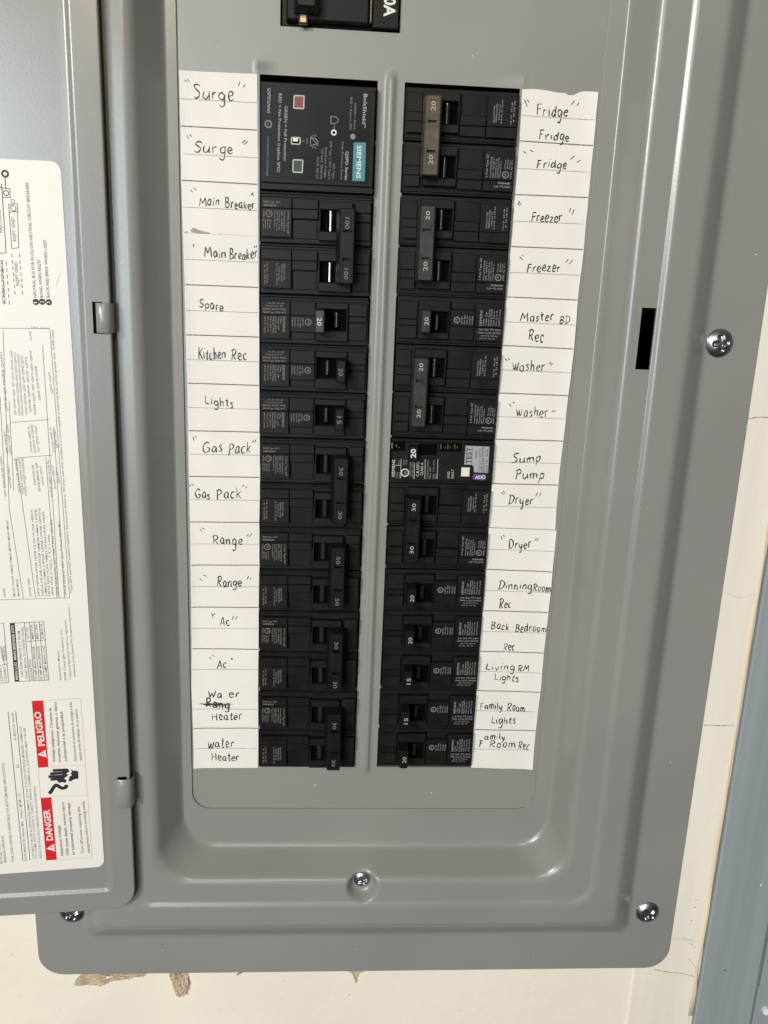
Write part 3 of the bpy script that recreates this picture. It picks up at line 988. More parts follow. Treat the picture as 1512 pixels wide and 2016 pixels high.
# handwriting: single-stroke letters, one unit = capital height
G = {
    'S': (.55, [[(.5, .9), (.35, 1.0), (.15, .93), (.1, .75), (.25, .58), (.42, .42), (.42, .18), (.25, .02), (.02, .08)]]),
    'u': (.5, [[(.05, .6), (.04, .2), (.15, .03), (.3, .1), (.4, .35)], [(.42, .6), (.42, .2), (.48, .02)]]),
    'r': (.42, [[(.06, .6), (.1, .0)], [(.08, .35), (.2, .55), (.36, .6)]]),
    'g': (.5, [[(.42, .52), (.25, .62), (.08, .45), (.08, .2), (.22, .06), (.38, .22), (.43, .55)], [(.43, .55), (.42, .0), (.36, -.4), (.2, -.5), (.08, -.36)]]),
    'e': (.45, [[(.06, .3), (.36, .36), (.33, .56), (.2, .63), (.07, .42), (.1, .12), (.24, .0), (.42, .1)]]),
    'M': (.85, [[(.04, .0), (.18, 1.0)], [(.18, 1.0), (.4, .35)], [(.4, .35), (.66, 1.0)], [(.66, 1.0), (.78, .0)]]),
    'a': (.5, [[(.4, .5), (.24, .62), (.08, .42), (.07, .16), (.2, .02), (.34, .18), (.4, .5)], [(.4, .55), (.4, .15), (.48, .0)]]),
    'i': (.22, [[(.08, .58), (.1, .02)], [(.12, .82), (.14, .86)]]),
    'n': (.5, [[(.06, .58), (.08, .0)], [(.08, .35), (.22, .58), (.36, .52), (.38, .2), (.42, .0)]]),
    'B': (.6, [[(.1, 1.0), (.08, .0)], [(.02, .95), (.3, 1.0), (.45, .82), (.32, .6), (.12, .52)], [(.12, .52), (.4, .48), (.52, .25), (.36, .04), (.06, .0)]]),
    'k': (.5, [[(.08, 1.0), (.08, .0)], [(.4, .62), (.1, .28)], [(.16, .34), (.44, .0)]]),
    'K': (.58, [[(.08, 1.0), (.06, .0)], [(.5, .95), (.1, .42)], [(.16, .48), (.52, .0)]]),
    'p': (.5, [[(.08, .6), (.06, -.42)], [(.08, .42), (.22, .62), (.4, .48), (.36, .15), (.2, .04), (.08, .16)]]),
    't': (.36, [[(.18, .95), (.16, .2), (.22, .02), (.34, .06)], [(.02, .62), (.34, .66)]]),
    'c': (.42, [[(.36, .52), (.2, .6), (.07, .4), (.08, .14), (.2, .0), (.38, .1)]]),
    'h': (.5, [[(.08, 1.0), (.08, .0)], [(.08, .32), (.22, .56), (.36, .48), (.38, .0)]]),
    'R': (.6, [[(.12, .95), (.08, .0)], [(.0, .86), (.2, 1.02), (.44, .94), (.46, .7), (.28, .52), (.12, .48)], [(.22, .5), (.36, .2), (.52, .02)]]),
    'L': (.5, [[(.1, 1.0), (.06, .05)], [(.06, .05), (.46, .04)]]),
    's': (.38, [[(.32, .54), (.18, .62), (.08, .5), (.2, .34), (.3, .2), (.22, .04), (.04, .06)]]),
    'G': (.72, [[(.6, .86), (.42, 1.0), (.18, .82), (.06, .45), (.16, .08), (.42, .02), (.6, .2), (.6, .46)], [(.36, .46), (.66, .46)]]),
    'P': (.55, [[(.12, 1.0), (.1, -.02)], [(.02, .88), (.25, 1.02), (.46, .86), (.42, .6), (.14, .46)]]),
    'A': (.66, [[(.04, .0), (.32, 1.0)], [(.32, 1.0), (.56, .0)], [(.12, .36), (.52, .36)]]),
    'W': (.8, [[(.04, 1.0), (.2, .05)], [(.2, .05), (.38, .7)], [(.38, .7), (.54, .05)], [(.54, .05), (.74, 1.0)]]),
    'w': (.66, [[(.04, .6), (.14, .05), (.22, .03), (.32, .5)], [(.32, .5), (.4, .05), (.48, .06), (.6, .62)]]),
    'H': (.6, [[(.08, 1.0), (.08, .0)], [(.5, 1.0), (.5, .0)], [(.08, .5), (.5, .52)]]),
    'F': (.52, [[(.1, .96), (.08, .0)], [(.04, .96), (.48, 1.0)], [(.1, .54), (.4, .58)]]),
    'd': (.52, [[(.4, .48), (.24, .6), (.08, .4), (.08, .14), (.2, .02), (.36, .16), (.42, .5)], [(.44, 1.0), (.42, .3), (.46, .0)]]),
    'z': (.45, [[(.06, .56), (.36, .58)], [(.36, .58), (.06, .04)], [(.06, .04), (.42, .04)]]),
    'D': (.66, [[(.12, 1.0), (.1, .0)], [(.0, .96), (.3, 1.0), (.56, .75), (.54, .3), (.3, .02), (.02, .0)]]),
    'y': (.48, [[(.05, .6), (.1, .2), (.22, .1), (.36, .3)], [(.4, .6), (.36, .0), (.26, -.42), (.1, -.46)]]),
    'm': (.72, [[(.06, .58), (.08, .0)], [(.08, .35), (.2, .58), (.32, .5), (.34, .0)], [(.34, .32), (.46, .58), (.6, .5), (.64, .0)]]),
    'o': (.46, [[(.26, .6), (.1, .5), (.07, .2), (.2, .01), (.36, .12), (.38, .45), (.26, .6)]]),
    'v': (.44, [[(.04, .6), (.2, .02)], [(.2, .02), (.4, .62)]]),
    'l': (.22, [[(.1, 1.0), (.1, .0)]]),
    ' ': (.4, []),
}
ZT = {1: (340, 0, 2.908), 2: (740, 120, 2.908), 3: (340, 360, 3.287), 4: (740, 460, 2.908), 5: (340, 660, 3.287), 6: (740, 840, 3.6), 7: (340, 1020, 3.6), 8: (340, 1320, 3.6), 9: (720, 1160, 3.6)}


def zp(zi, x, y):
    ox, oy, s = ZT[zi]
    return ox + x / s, oy + y / s


def word(bm, zi, s, x0, y0, x1, y1, cap, w=0.33):
    a = U(*zp(zi, x0, y0), .4); b_ = U(*zp(zi, x1, y1), .4)
    c = U(*zp(zi, x0, y0 - cap), .4)
    H = hypot(c[0] - a[0], c[1] - a[1])
    tot = sum(G[ch][0] + .08 for ch in s) - .08
    ex = ((b_[0] - a[0]) / tot, (b_[1] - a[1]) / tot)
    x = 0
    for ch in s:
        wd, st = G[ch]
        k = random.uniform(.86, 1.14); dy = random.uniform(-.08, .08)
        sl = random.uniform(-.04, .10)
        for q in st:
            jj = [(px + random.uniform(-.035, .035), py + random.uniform(-.04, .04)) for px, py in q]
            pts = []
            for px, py in catmull(jj, 4) if len(jj) > 2 else [jj[0], (jj[0][0] * .66 + jj[1][0] * .34 + .012, jj[0][1] * .66 + jj[1][1] * .34), (jj[0][0] * .3 + jj[1][0] * .7 + .01, jj[0][1] * .3 + jj[1][1] * .7), jj[1]]:
                yy = (py * k + dy) * H
                xx = x + px + sl * py
                pts.append((a[0] + ex[0] * xx, a[1] + ex[1] * xx + yy))
            n = len(pts)
            ph, fr = random.uniform(0, 6.3), random.uniform(.35, .8)
            tube(bm, pts, [w * (.55 + .40 * min(1, (i + .5) / 2.5, (n - i + .3) / 3) + .24 * sin(ph + fr * i) + random.uniform(-.06, .06)) for i in range(n)], 0.0, inkf, h=.05)
        x += wd + .08


def marks(bm, zi, L_, w=.27):
    for x0, y0, x1, y1 in L_:
        tube(bm, [U(*zp(zi, x0, y0), .4), U(*zp(zi, (x0 + x1) / 2 + 1, (y0 + y1) / 2), .4), U(*zp(zi, x1, y1), .4)], [w, w * .9, w * .55], 0, inkf, h=.05)


def hand(root, off, words, mk=(), label=None, w=0.345):
    b = bmesh.new()
    for q in words: word(b, *q, w=w)
    for zi, L_ in mk: marks(b, zi, L_)
    o = newobj('handwriting', b, INK, root)
    o.location = off
    if label: o['label'] = label


hand(pL1, oL1, [(1, 'Surge', 118, 560, 348, 580, 72)], [(1, [(70, 458, 80, 474), (86, 455, 96, 470), (384, 470, 374, 494), (416, 484, 402, 500)])], 'handwritten Surge on the top row')
hand(pL1, oL1, [(1, 'Surge', 122, 868, 348, 882, 62)], [(1, [(80, 775, 92, 795), (98, 768, 108, 785), (415, 800, 395, 820), (428, 808, 408, 828)])], 'handwritten Surge on the second row')
hand(pL1, oL1, [(3, 'Main', 168, 150, 306, 146, 58), (3, 'Breaker', 340, 160, 532, 176, 62)], [(3, [(118, 48, 130, 62), (138, 32, 152, 48), (505, 80, 516, 64), (516, 64, 522, 90)])], 'handwritten Main Breaker on the third row')
hand(pL1, oL1, [(3, 'Main', 203, 480, 346, 490, 58), (3, 'Breaker', 366, 500, 550, 486, 64)], [(3, [(132, 398, 134, 418), (132, 398, 142, 402), (526, 420, 532, 405), (538, 418, 544, 404)])], 'handwritten Main Breaker on the fourth row')
hand(pL1, oL1, [(3, 'Spare', 172, 806, 330, 826, 52)], label='handwritten Spare')
hand(pL1, oL1, [(3, 'Kitchen', 165, 1140, 344, 1140, 72), (3, 'Rec', 376, 1148, 482, 1144, 60)], label='handwritten Kitchen Rec')
hand(pL1, oL1, [(5, 'Lights', 207, 444, 394, 470, 60)], label='handwritten Lights')
hand(pL1, oL1, [(5, 'Gas', 190, 752, 322, 760, 72), (5, 'Pack', 358, 770, 508, 756, 70)], [(5, [(130, 656, 140, 684), (146, 650, 152, 668), (524, 680, 515, 696), (538, 676, 528, 696)])], 'handwritten Gas Pack, upper of two')
hand(pL1, oL1, [(5, 'Gas', 145, 1050, 242, 1060, 62), (5, 'Pack', 282, 1062, 446, 1052, 66)], [(5, [(108, 968, 120, 978), (122, 960, 136, 974), (458, 968, 450, 984), (478, 976, 472, 992)])], 'handwritten Gas Pack, lower of two')
hand(pL1, oL1, [(7, 'Range', 283, 182, 494, 190, 68)], [(7, [(192, 78, 206, 98), (206, 70, 228, 80), (536, 112, 526, 132), (560, 110, 540, 136)])], 'handwritten Range, upper of two')
hand(pL1, oL1, [(7, 'Range', 314, 486, 488, 478, 62)], [(7, [(192, 428, 212, 446), (216, 404, 240, 414), (538, 412, 526, 434), (556, 424, 548, 436)])], 'handwritten Range, lower of two')
hand(pL1, oL1, [(7, 'Ac', 332, 764, 404, 766, 70)], [(7, [(276, 674, 284, 708), (284, 690, 302, 676), (430, 694, 420, 724), (458, 694, 442, 724)])], 'handwritten Ac, upper of two')
hand(pL1, oL1, [(7, 'Ac', 310, 1062, 384, 1062, 66)], [(7, [(258, 988, 272, 1002), (280, 974, 296, 982), (412, 992, 418, 1008), (418, 1008, 426, 994)])], 'handwritten Ac, lower of two')
hand(pL2, oL2, [(8, 'Wa', 250, 192, 350, 192, 46), (8, 'er', 398, 192, 476, 190, 50)], label='handwritten Wa er with a gap')
hand(pL2, oL2, [(8, 'Rang', 232, 262, 404, 268, 62)], [(8, [(190, 236, 425, 240), (215, 240, 400, 246), (250, 232, 380, 250), (300, 226, 395, 246), (240, 250, 330, 228), (225, 245, 410, 235), (262, 238, 372, 258), (290, 250, 400, 232)])], 'handwritten word struck out', .42)
hand(pL2, oL2, [(8, 'Heater', 278, 352, 494, 346, 54)], label='handwritten Heater under the struck out word')
hand(pL2, oL2, [(8, 'water', 248, 548, 438, 546, 66)], label='handwritten water')
hand(pL2, oL2, [(8, 'Heater', 276, 638, 472, 640, 52)], label='handwritten Heater on the last row')
hand(pR1, oR1, [(2, 'Fridge', 918, 312, 1098, 320, 60)], [(2, [(850, 222, 866, 264), (866, 222, 878, 240), (1138, 228, 1116, 254), (1164, 238, 1150, 258)])], 'handwritten Fridge on the top row')
hand(pR1, oR1, [(2, 'Fridge', 932, 450, 1108, 458, 50)], label='handwritten Fridge below the first')
hand(pR1, oR1, [(2, 'Fridge', 920, 612, 1092, 616, 52)], [(2, [(846, 518, 860, 532), (884, 512, 902, 520), (1138, 542, 1112, 566), (1172, 568, 1150, 580)])], 'handwritten Fridge on the second row')
hand(pR1, oR1, [(2, 'Freezer', 888, 922, 1064, 922, 56)], [(2, [(812, 812, 822, 832), (818, 802, 830, 826), (1116, 842, 1106, 868), (1136, 850, 1120, 882)])], 'handwritten Freezer, upper of two')
hand(pR1, oR1, [(4, 'Freezer', 862, 220, 1056, 216, 52)], [(4, [(824, 134, 842, 152), (838, 122, 844, 130), (1100, 146, 1088, 166), (1126, 150, 1104, 176)])], 'handwritten Freezer, lower of two')
hand(pR1, oR1, [(4, 'Master', 825, 502, 1020, 500, 52), (4, 'BD', 1050, 512, 1112, 510, 44)], label='handwritten Master BD')
hand(pR1, oR1, [(4, 'Rec', 872, 612, 960, 622, 66)], label='handwritten Rec under Master BD')
hand(pR1, oR1, [(4, 'washer', 780, 784, 968, 790, 62)], [(4, [(738, 716, 752, 728), (756, 714, 768, 724), (1004, 736, 988, 746), (1012, 742, 998, 756)])], 'handwritten washer, upper of two', .3)
hand(pR1, oR1, [(4, 'washer', 803, 1044, 986, 1052, 58)], [(4, [(764, 976, 776, 990), (784, 966, 796, 972), (1016, 1012, 1008, 1020), (1028, 1012, 1016, 1024)])], 'handwritten washer, lower of two', .3)
hand(pR1, oR1, [(6, 'Sump', 962, 256, 1172, 250, 60)], label='handwritten Sump')
hand(pR1, oR1, [(6, 'Pump', 985, 372, 1194, 366, 66)], label='handwritten Pump')
hand(pR1, oR1, [(6, 'Dryer', 936, 546, 1116, 550, 66)], [(6, [(890, 466, 902, 482), (902, 456, 914, 474), (1146, 468, 1130, 496), (1172, 466, 1154, 496)])], 'handwritten Dryer on the long strip')
hand(pR2, oR2, [(6, 'Dryer', 940, 862, 1098, 864, 66)], [(6, [(886, 776, 896, 802), (904, 768, 912, 786), (1138, 792, 1124, 810), (1152, 794, 1138, 812)])], 'handwritten Dryer on the lower strip')
hand(pR2, oR2, [(6, 'Dinning', 866, 1148, 1106, 1160, 54), (6, 'Room', 1114, 1168, 1236, 1166, 54)], label='handwritten Dinning Room')
hand(pR2, oR2, [(6, 'Rec', 872, 1286, 958, 1286, 62)], label='handwritten Rec under Dinning Room')
hand(pR2, oR2, [(9, 'Back', 886, 284, 1018, 292, 54), (9, 'Bedroom', 1058, 300, 1278, 300, 54)], label='handwritten Back Bedroom')
hand(pR2, oR2, [(9, 'Rec', 976, 432, 1056, 436, 56)], label='handwritten Rec under Back Bedroom')
hand(pR2, oR2, [(9, 'Living', 848, 572, 1056, 576, 48), (9, 'RM', 1078, 586, 1156, 584, 44)], label='handwritten Living RM')
hand(pR2, oR2, [(9, 'Lights', 910, 642, 1082, 656, 44)], label='handwritten Lights under Living RM')
hand(pR2, oR2, [(9, 'Family', 810, 850, 968, 852, 52), (9, 'Room', 1002, 864, 1128, 866, 58)], label='handwritten Family Room')
hand(pR2, oR2, [(9, 'Lights', 886, 950, 1062, 958, 52)], label='handwritten Lights under Family Room')
hand(pR2, oR2, [(9, 'F', 800, 1116, 832, 1116, 50), (9, 'amily', 842, 1066, 986, 1064, 42), (9, 'Room', 874, 1120, 1062, 1122, 52), (9, 'Rec', 1080, 1138, 1158, 1140, 56)], label='handwritten Family Room Rec with squeezed letters')
# pencil smear on the third row and faint rubbed patches
bm = bmesh.new()
tube(bm, [U(*zp(3, x, y), .4) for x, y in ((117, 312), (135, 306), (170, 318), (230, 326), (318, 332))], [.55, 1.3, .9, .45, .1], 0, inkf, h=.03)
tube(bm, [U(*zp(3, x, y), .4) for x, y in ((75, 322), (90, 316), (98, 320))], [.3, .3, .2], 0, inkf, h=.03)
o = newobj('pencil_smear', bm, SMUDGE, pL1); o.location = oL1

# ------------------------------------------------------------------ breakers
# local frame: u from the outer (label) end to the inner end, v down from the top of the first pole, d out of the panel.
# on the right-hand column the same part is turned half round.
def mk_f(side):
    if side == 'L': return lambda u, v, d: Vector((u * MM, -d * MM, -v * MM))
    return lambda u, v, d: Vector((-u * MM, -d * MM, v * MM))


LF = mk_f('L')


def pole_body(bm, v0, single, off=False):
    B = lambda u0, u1, a, b, d0, d1, ch=.22, **k: box(bm, u0, u1, v0 + a, v0 + b, d0, d1, ch, f=LF, **k)
    B(.9, 57.3, .15, 24.9, -22, 2.6, .3)
    B(.9, 57.2, .4, 1.5, 2, 3.5, .3)
    B(.9, 57.2, 1.55, 2.75, 2, 3.2, .2)
    if single:
        B(1.6, 16.2, 3.3, 10.3, 2, 4.9); B(1.6, 16.2, 10.45, 22.6, 2, 5.2)
        B(16.5, 29.4, 3.3, 10.3, 2, 4.5); B(16.5, 29.4, 10.45, 18.8, 2, 4.8); B(16.8, 29.2, 19.0, 22.6, 2, 3.4)
        h0, h1, g0, g1 = 30.2, 45.6, 6.6, 17.6
        B(29.9, 46.4, 3.4, g0, 2, 6.0, .3); B(29.9, 46.4, g1, 22.9, 2, 6.0, .3)
        B(29.9, h0 + .3, g0 - .1, g1 + .1, 2, 5.9, .2); B(h1, 46.4, g0 - .1, g1 + .1, 2, 5.9, .2)
        B(46.9, 56.4, 3.4, 9.8, 2, 4.8); B(46.9, 56.4, 10.0, 13.0, 2, 4.2); B(46.9, 56.4, 13.2, 22.4, 2, 3.8)
    else:
        B(1.6, 16.7, 3.2, 8.3, 2, 5.2); B(1.6, 16.7, 8.45, 22.3, 2, 5.5)
        B(17.0, 29.9, 3.4, 8.2, 2, 4.6); B(17.0, 29.9, 8.4, 13.0, 2, 5.0); B(17.3, 29.6, 13.2, 22.6, 2, 3.2)
        g0, g1 = 8.2, 18.6
        B(30.5, 47.4, 4.2, g0, 2, 6.4, .35); B(30.5, 47.4, g1, 23.2, 2, 6.4, .35)
        B(30.5, 31.3, g0 - .1, g1 + .1, 2, 6.3, .2); B(46.2, 47.4, g0 - .1, g1 + .1, 2, 6.3, .2)
        B(49.0, 56.6, 3.8, 9.0, 2, 5.2); B(49.0, 56.6, 9.2, 13.4, 2, 4.8); B(49.0, 56.6, 13.6, 22.4, 2, 3.6)


def pole_hole(bm, v0, single):
    g0, g1 = (6.75, 17.45) if single else (8.35, 18.45)
    h0, h1 = (30.6, 45.5) if single else (31.4, 46.1)
    box(bm, h0, h1, v0 + g0, v0 + g1, 2.2, 2.75, 0, f=LF)


def stem_bm(v0, single, u, r=1.5):
    """rounded glossy throat of the switch seen through its opening"""
    b = bmesh.new()
    g0, g1 = (8.2, 15.6) if single else (8.7, 18.2)
    n = 10
    rows = []
    for i in range(n + 1):
        a = pi * i / n
        rows.append([b.verts.new(LF(u - r * cos(a), v0 + v, 2.5 + 1.9 * sin(a))) for v in (g0, g1)])
    for p, q in zip(rows, rows[1:]): b.faces.new((p[0], p[1], q[1], q[0]))
    return b


UPRIGHT, DOWN = 0, 1


def lines_down(bm, v0, L_, d):
    for s, u, a, b, h in L_:
        # text that runs down the panel, tops of the letters towards the inner end
        fl = lambda x, z, dd: LF(x, -z, dd)
        txt(bm, s, (u, -(v0 + a)), (u, -(v0 + b)), h, d, fl)


def lines_up(bm, v0, L_, d):
    for s, u0, u1, v, h in L_:
        fl = lambda x, z, dd: LF(x, -z, dd)
        txt(bm, s, (u0, -(v0 + v)), (u1, -(v0 + v)), h, d, fl)


def ul_mark(bm, u, v, r, d):
    ring_tube(bm, u, v, r, .16, d, LF)
    fl = lambda x, z, dd: LF(x, -z, dd)
    txt(bm, 'UL', (u - r * .15, -(v - r * .55)), (u - r * .15, -(v + r * .55)), r * .8, d + .05, fl)


def print_double(bm):
    d = 5.56
    lines_up(bm, 0, [('HACR Type  40\u00b0C', 2.6, 11.0, 6.0, .95), ('SIEMENS', 2.6, 9.0, 7.7, 1.0)], 5.26)
    lines_down(bm, 0, [('2 Pole Type QP', 14.6, 9.6, 20.6, .95), ('Interrupting Rating', 12.8, 9.6, 19.4, .8), ('10kA  120/240 V~', 11.4, 9.6, 19.2, .8), ('Common Trip', 10.2, 9.6, 18.6, .75),
                       ('60/75\u00b0C Wire CU or AL', 9.0, 9.6, 19.2, .75), ('Torque 50 lb in', 7.9, 9.6, 17.6, .7), ('LISTED', 2.4, 9.6, 12.8, .75), ('Circuit', 5.6, 13.8, 18.2, .75), ('Breaker', 4.4, 14.2, 18.8, .7), ('Issue', 3.3, 14.0, 18.0, .7), ('No. 37-1', 2.2, 13.6, 18.2, .7)], d)
    ul_mark(bm, 5.4, 11.2, 1.55, d)
    v = PITCH
    lines_down(bm, v, [('EQUAL DUTY WIRE', 12.9, 10.2, 18.0, .8), ('TERMINALS RATED', 11.6, 10.2, 19.0, .8), ('AWG 8-4 CU', 10.3, 11.4, 18.4, .7), ('8-3 AL 35 LB IN', 9.1, 10.0, 20.6, .7), ('14-10  20 LB', 4.2, 9.8, 19.8, .75), ('8  25 LB IN', 2.9, 11.0, 20.4, .75)], d)


def print_single(bm):
    lines_up(bm, 0, [('AL 35  CU 25', 5.0, 13.2, 4.9, .7), ('Torque lb-in 20', 3.6, 12.4, 6.3, .75), ('EQUAL DUTY MAX.', 2.3, 14.6, 8.0, .95), ('HACR Type, SWD, 40\u00b0C', 2.3, 14.2, 9.7, 1.0)], 4.96)
    lines_down(bm, 0, [('SIEMENS', 12.6, 11.2, 19.0, 1.3), ('1 Pole', 11.2, 11.4, 14.8, .95), ('Type QP', 10.0, 11.4, 18.2, .85), ('Interrupting', 8.6, 11.4, 19.6, .85), ('Rating Class', 7.4, 11.4, 19.8, .85), ('10kA 120 V~', 6.0, 11.4, 19.4, .8), ('Wire CU or AL', 4.6, 11.4, 19.4, .8), ('60/75\u00b0C Tested', 3.0, 11.4, 19.6, .8)], 5.26)
    lines_down(bm, 0, [('LISTED', 22.8, 11.6, 15.4, .7), ('Cir. Bkr', 21.4, 11.6, 16.6, .8), ('Issue No.', 20.2, 11.6, 16.2, .75), ('HS-4537', 18.6, 11.6, 15.8, .75), ('120/240', 17.3, 11.6, 15.8, .7)], 4.86)
    ul_mark(bm, 25.8, 13.6, 1.5, 4.86)


def bar_bm():
    """tie bar joining the two switch handles: sloped flanks, two shallow number recesses, two notches"""
    b = bmesh.new()
    v0, v1 = 8.0, 8.4 + PITCH + 10.6
    pts = ((39.2, 5.8), (40.9, 14.6), (41.5, 15.4), (48.0, 15.4), (48.5, 14.8), (48.9, 5.8))
    # recess rows along the bar
    cuts = [v0, v0 + .5, v0 + 2.2, v0 + 2.3, v0 + 10.2, v0 + 10.3, v0 + 11.4, v0 + 11.5, v0 + 23.6, v0 + 23.7, v0 + 24.9, v0 + 25.0, v1 - 2.3, v1 - 2.2, v1 - .5, v1]
    us = [(39.2, 5.8), (40.9, 15.4), (41.5, 16.2), (42.7, 16.2), (42.8, None), (46.9, None), (47.0, 16.2), (48.0, 16.2), (48.5, 15.6), (48.9, 5.8)]
    rows = []
    for i, v in enumerate(cuts):
        inside = v0 + 2.25 < v < v0 + 10.25 or v0 + 24.95 < v < v1 - 2.25
        notch = v0 + 10.25 < v < v0 + 11.45 or v0 + 23.65 < v < v0 + 24.95
        row = []
        for u, d in us:
            if d is None: d = 15.7 if inside else (13.2 if notch else 16.2)
            if i in (0, len(cuts) - 1) and d > 14: d -= .5
            row.append(b.verts.new(LF(u, v, d)))
        rows.append(row)
    for a, c in zip(rows, rows[1:]):
        for k in range(len(us) - 1): b.faces.new((a[k], a[k + 1], c[k + 1], c[k]))
    b.faces.new(rows[0]); b.faces.new(rows[-1][::-1])
    return b


def handle_bm(off):
    b = bmesh.new()
    u0, u1 = (29.2, 34.6) if off else (40.6, 46.0)
    v0, v1 = 6.9, 18.2
    # wedge-shaped rocker: tall at its outer end
    lo, hi = (u0, u1)
    sec = ((lo, 3.0), (lo + .4, 16.6), (lo + 1.0, 17.4), (hi - .8, 17.4), (hi - .2, 16.8), (hi, 3.0))
    rows = [[b.verts.new(LF(u, v, d - dd if d > 5 else d)) for u, d in sec] for v, dd in ((v0, .5), (v0 + .5, 0), (v1 - .5, 0), (v1, .5))]
    for a, c in zip(rows, rows[1:]):
        for k in range(5): b.faces.new((a[k], a[k + 1], c[k + 1], c[k]))
    b.faces.new(rows[0]); b.faces.new(rows[-1][::-1])
    return b


def num_bm(s, u, v, L_, h, d):
    b = bmesh.new()
    fl = lambda x, z, dd: LF(x, -z, dd)
    txt(b, s, (u + .1, -v - .15), (u + .1, -(v + L_) + .15), h - .2, d, fl, 0.0)
    return b


def proto_double(barmat, num, nmat, pmat):
    root = empty('double_breaker', (0, 0, 0))
    b = bmesh.new()
    pole_body(b, 0, False); pole_body(b, PITCH, False)
    body = newobj('breaker_body', b, PLAS, root)
    b = bmesh.new(); pole_hole(b, 0, False); pole_hole(b, PITCH, False)
    newobj('switch_opening', b, BLACKV, body)
    b = bmesh.new(); print_double(b)
    newobj('printed_text', b, pmat, body)
    for k in (0, 1):
        newobj('switch_throat', stem_bm(PITCH * k, False, 36.4), STEEL if num == '100' else STEELD, root, smooth=True)
    bar = newobj('handle_tie', bar_bm(), barmat, root)
    for v in (12.2, 12.2 + PITCH - .8):
        L_ = 5.6 if len(num) == 3 else 4.6
        newobj('rating_number', num_bm(num, 43.6, v + (0 if len(num) == 3 else .6), L_, 2.4, 15.78), nmat, bar)
    return root


def proto_single(off, num, nmat, pmat, hmat):
    root = empty('single_breaker', (0, 0, 0))
    b = bmesh.new(); pole_body(b, 0, True, off)
    body = newobj('breaker_body', b, PLAS, root)
    b = bmesh.new(); pole_hole(b, 0, True)
    newobj('switch_opening', b, BLACKV, body)
    b = bmesh.new(); print_single(b)
    newobj('printed_text', b, pmat, body)
    newobj('switch_throat', stem_bm(0, True, 36.2 if not off else 40.5, 1.3), STEELD, root, smooth=True)
    hd_ = newobj('switch_handle', handle_bm(off), hmat, root)
    u = 42.0 if not off else 30.6
    newobj('rating_number', num_bm(num, u, 10.6, 4.2, 2.5, 17.46), nmat, hd_)
    return root


def dup(root):
    r = root.copy(); COL.objects.link(r)
    for ch in list(root.children):
        c = ch.copy(); COL.objects.link(c); c.parent = r
        for g in list(ch.children):
            d_ = g.copy(); COL.objects.link(d_); d_.parent = c
    return r


def place(root, side, k, poles):
    if side == 'L':
        root.location = V(0.2, LZ0 - PITCH * k, 0)
        root.rotation_euler = (0, random.uniform(-.003, .003), 0)
    else:
        root.location = V(129.7, RZ0 - PITCH * (k + poles), 0)
        root.rotation_euler = (0, pi + random.uniform(-.003, .003), 0)
    root.location += V(random.uniform(-.22, .22), random.uniform(-.14, .14), random.uniform(-.35, .3))


def renumber(root, num, nmat, double):
    """give a copied breaker its own rating figures"""
    for ch in root.children:
        for g in ch.children:
            if g.name.startswith('rating_number'):
                old = g.data
                if double:
                    lower = max(v.co.z for v in old.vertices) < -PITCH * MM * 1.1
                    b = num_bm(num, 43.6, 12.8 + (PITCH - .8 if lower else 0), 4.6, 2.4, 15.78)
                else:
                    b = num_bm(num, 42.0, 10.6, 4.2, 2.5, 17.46)
                me = bpy.data.meshes.new('rating_number')
                bmesh.ops.recalc_face_normals(b, faces=b.faces)
                b.to_mesh(me); b.free()
                me.materials.append(nmat)
                g.data = me


def recolour(root, m, part, pm=None, text=None):
    for ch in root.children:
        if ch.name.startswith(part):
            ch.data = ch.data.copy(); ch.data.materials[0] = m
        if text:
            for g in ch.children:
                if g.name.startswith('printed_text'):
                    g.data = g.data.copy(); g.data.materials[0] = text


GD, GS = 'double-pole breakers', 'single-pole breakers'
d0 = proto_double(PLASD, '100', NUMD, PRINT)
place(d0, 'L', 2, 2)
tag(d0, 'black double breaker marked 100 twice with bright steel in its openings, beside Main Breaker', 'circuit breaker', GD)
dp = proto_double(PLASD, '30', NUM, PRINT)
jobs = [('L', 7, '30', PLASD, NUMD, PRINT, 'black double breaker with joined 30 handles beside the Gas Pack rows'),
        ('L', 9, '50', PLASD, NUMD, PRINT, 'black double breaker with joined 50 handles beside the Range rows'),
        ('L', 11, '30', PLASD, NUMD, PRINT, 'black double breaker with joined 30 handles beside the Ac rows'),
        ('L', 13, '30', PLASD, NUMD, PRINT, 'black double breaker with joined 30 handles beside Water Heater, last in the left column'),
        ('R', 0, '20', BRONZE, NUM, PRINTR, 'double breaker with a shiny bronze tie bar beside the Fridge rows'),
        ('R', 2, '20', TAUPE, NUM, PRINTR, 'double breaker with a brownish 20 tie bar beside the Freezer rows'),
        ('R', 5, '20', TAUPE, NUM, PRINTR, 'double breaker with a dark 20 tie bar beside the washer rows'),
        ('R', 8, '30', PLASD, NUM, PRINTR, 'double breaker with a black 30 tie bar beside the Dryer rows')]
for i, (side, k, num, bmt, nm, pm, lb) in enumerate(jobs):
    o = dp if i == 0 else dup(dp)
    place(o, side, k, 2)
    tag(o, lb, 'circuit breaker', GD)
    renumber(o, num, nm, True)
    if i:
        recolour(o, bmt, 'handle_tie', text=pm)
sp_off = proto_single(True, '20', WHITE, PRINT, mat('grey_black_handle', (0.028, 0.028, 0.028), .45))
place(sp_off, 'L', 4, 1)
tag(sp_off, 'single breaker switched off with its 20 handle to the left, beside Spare', 'circuit breaker', GS)
sp = proto_single(False, '20', NUMD, PRINT, PLASD)
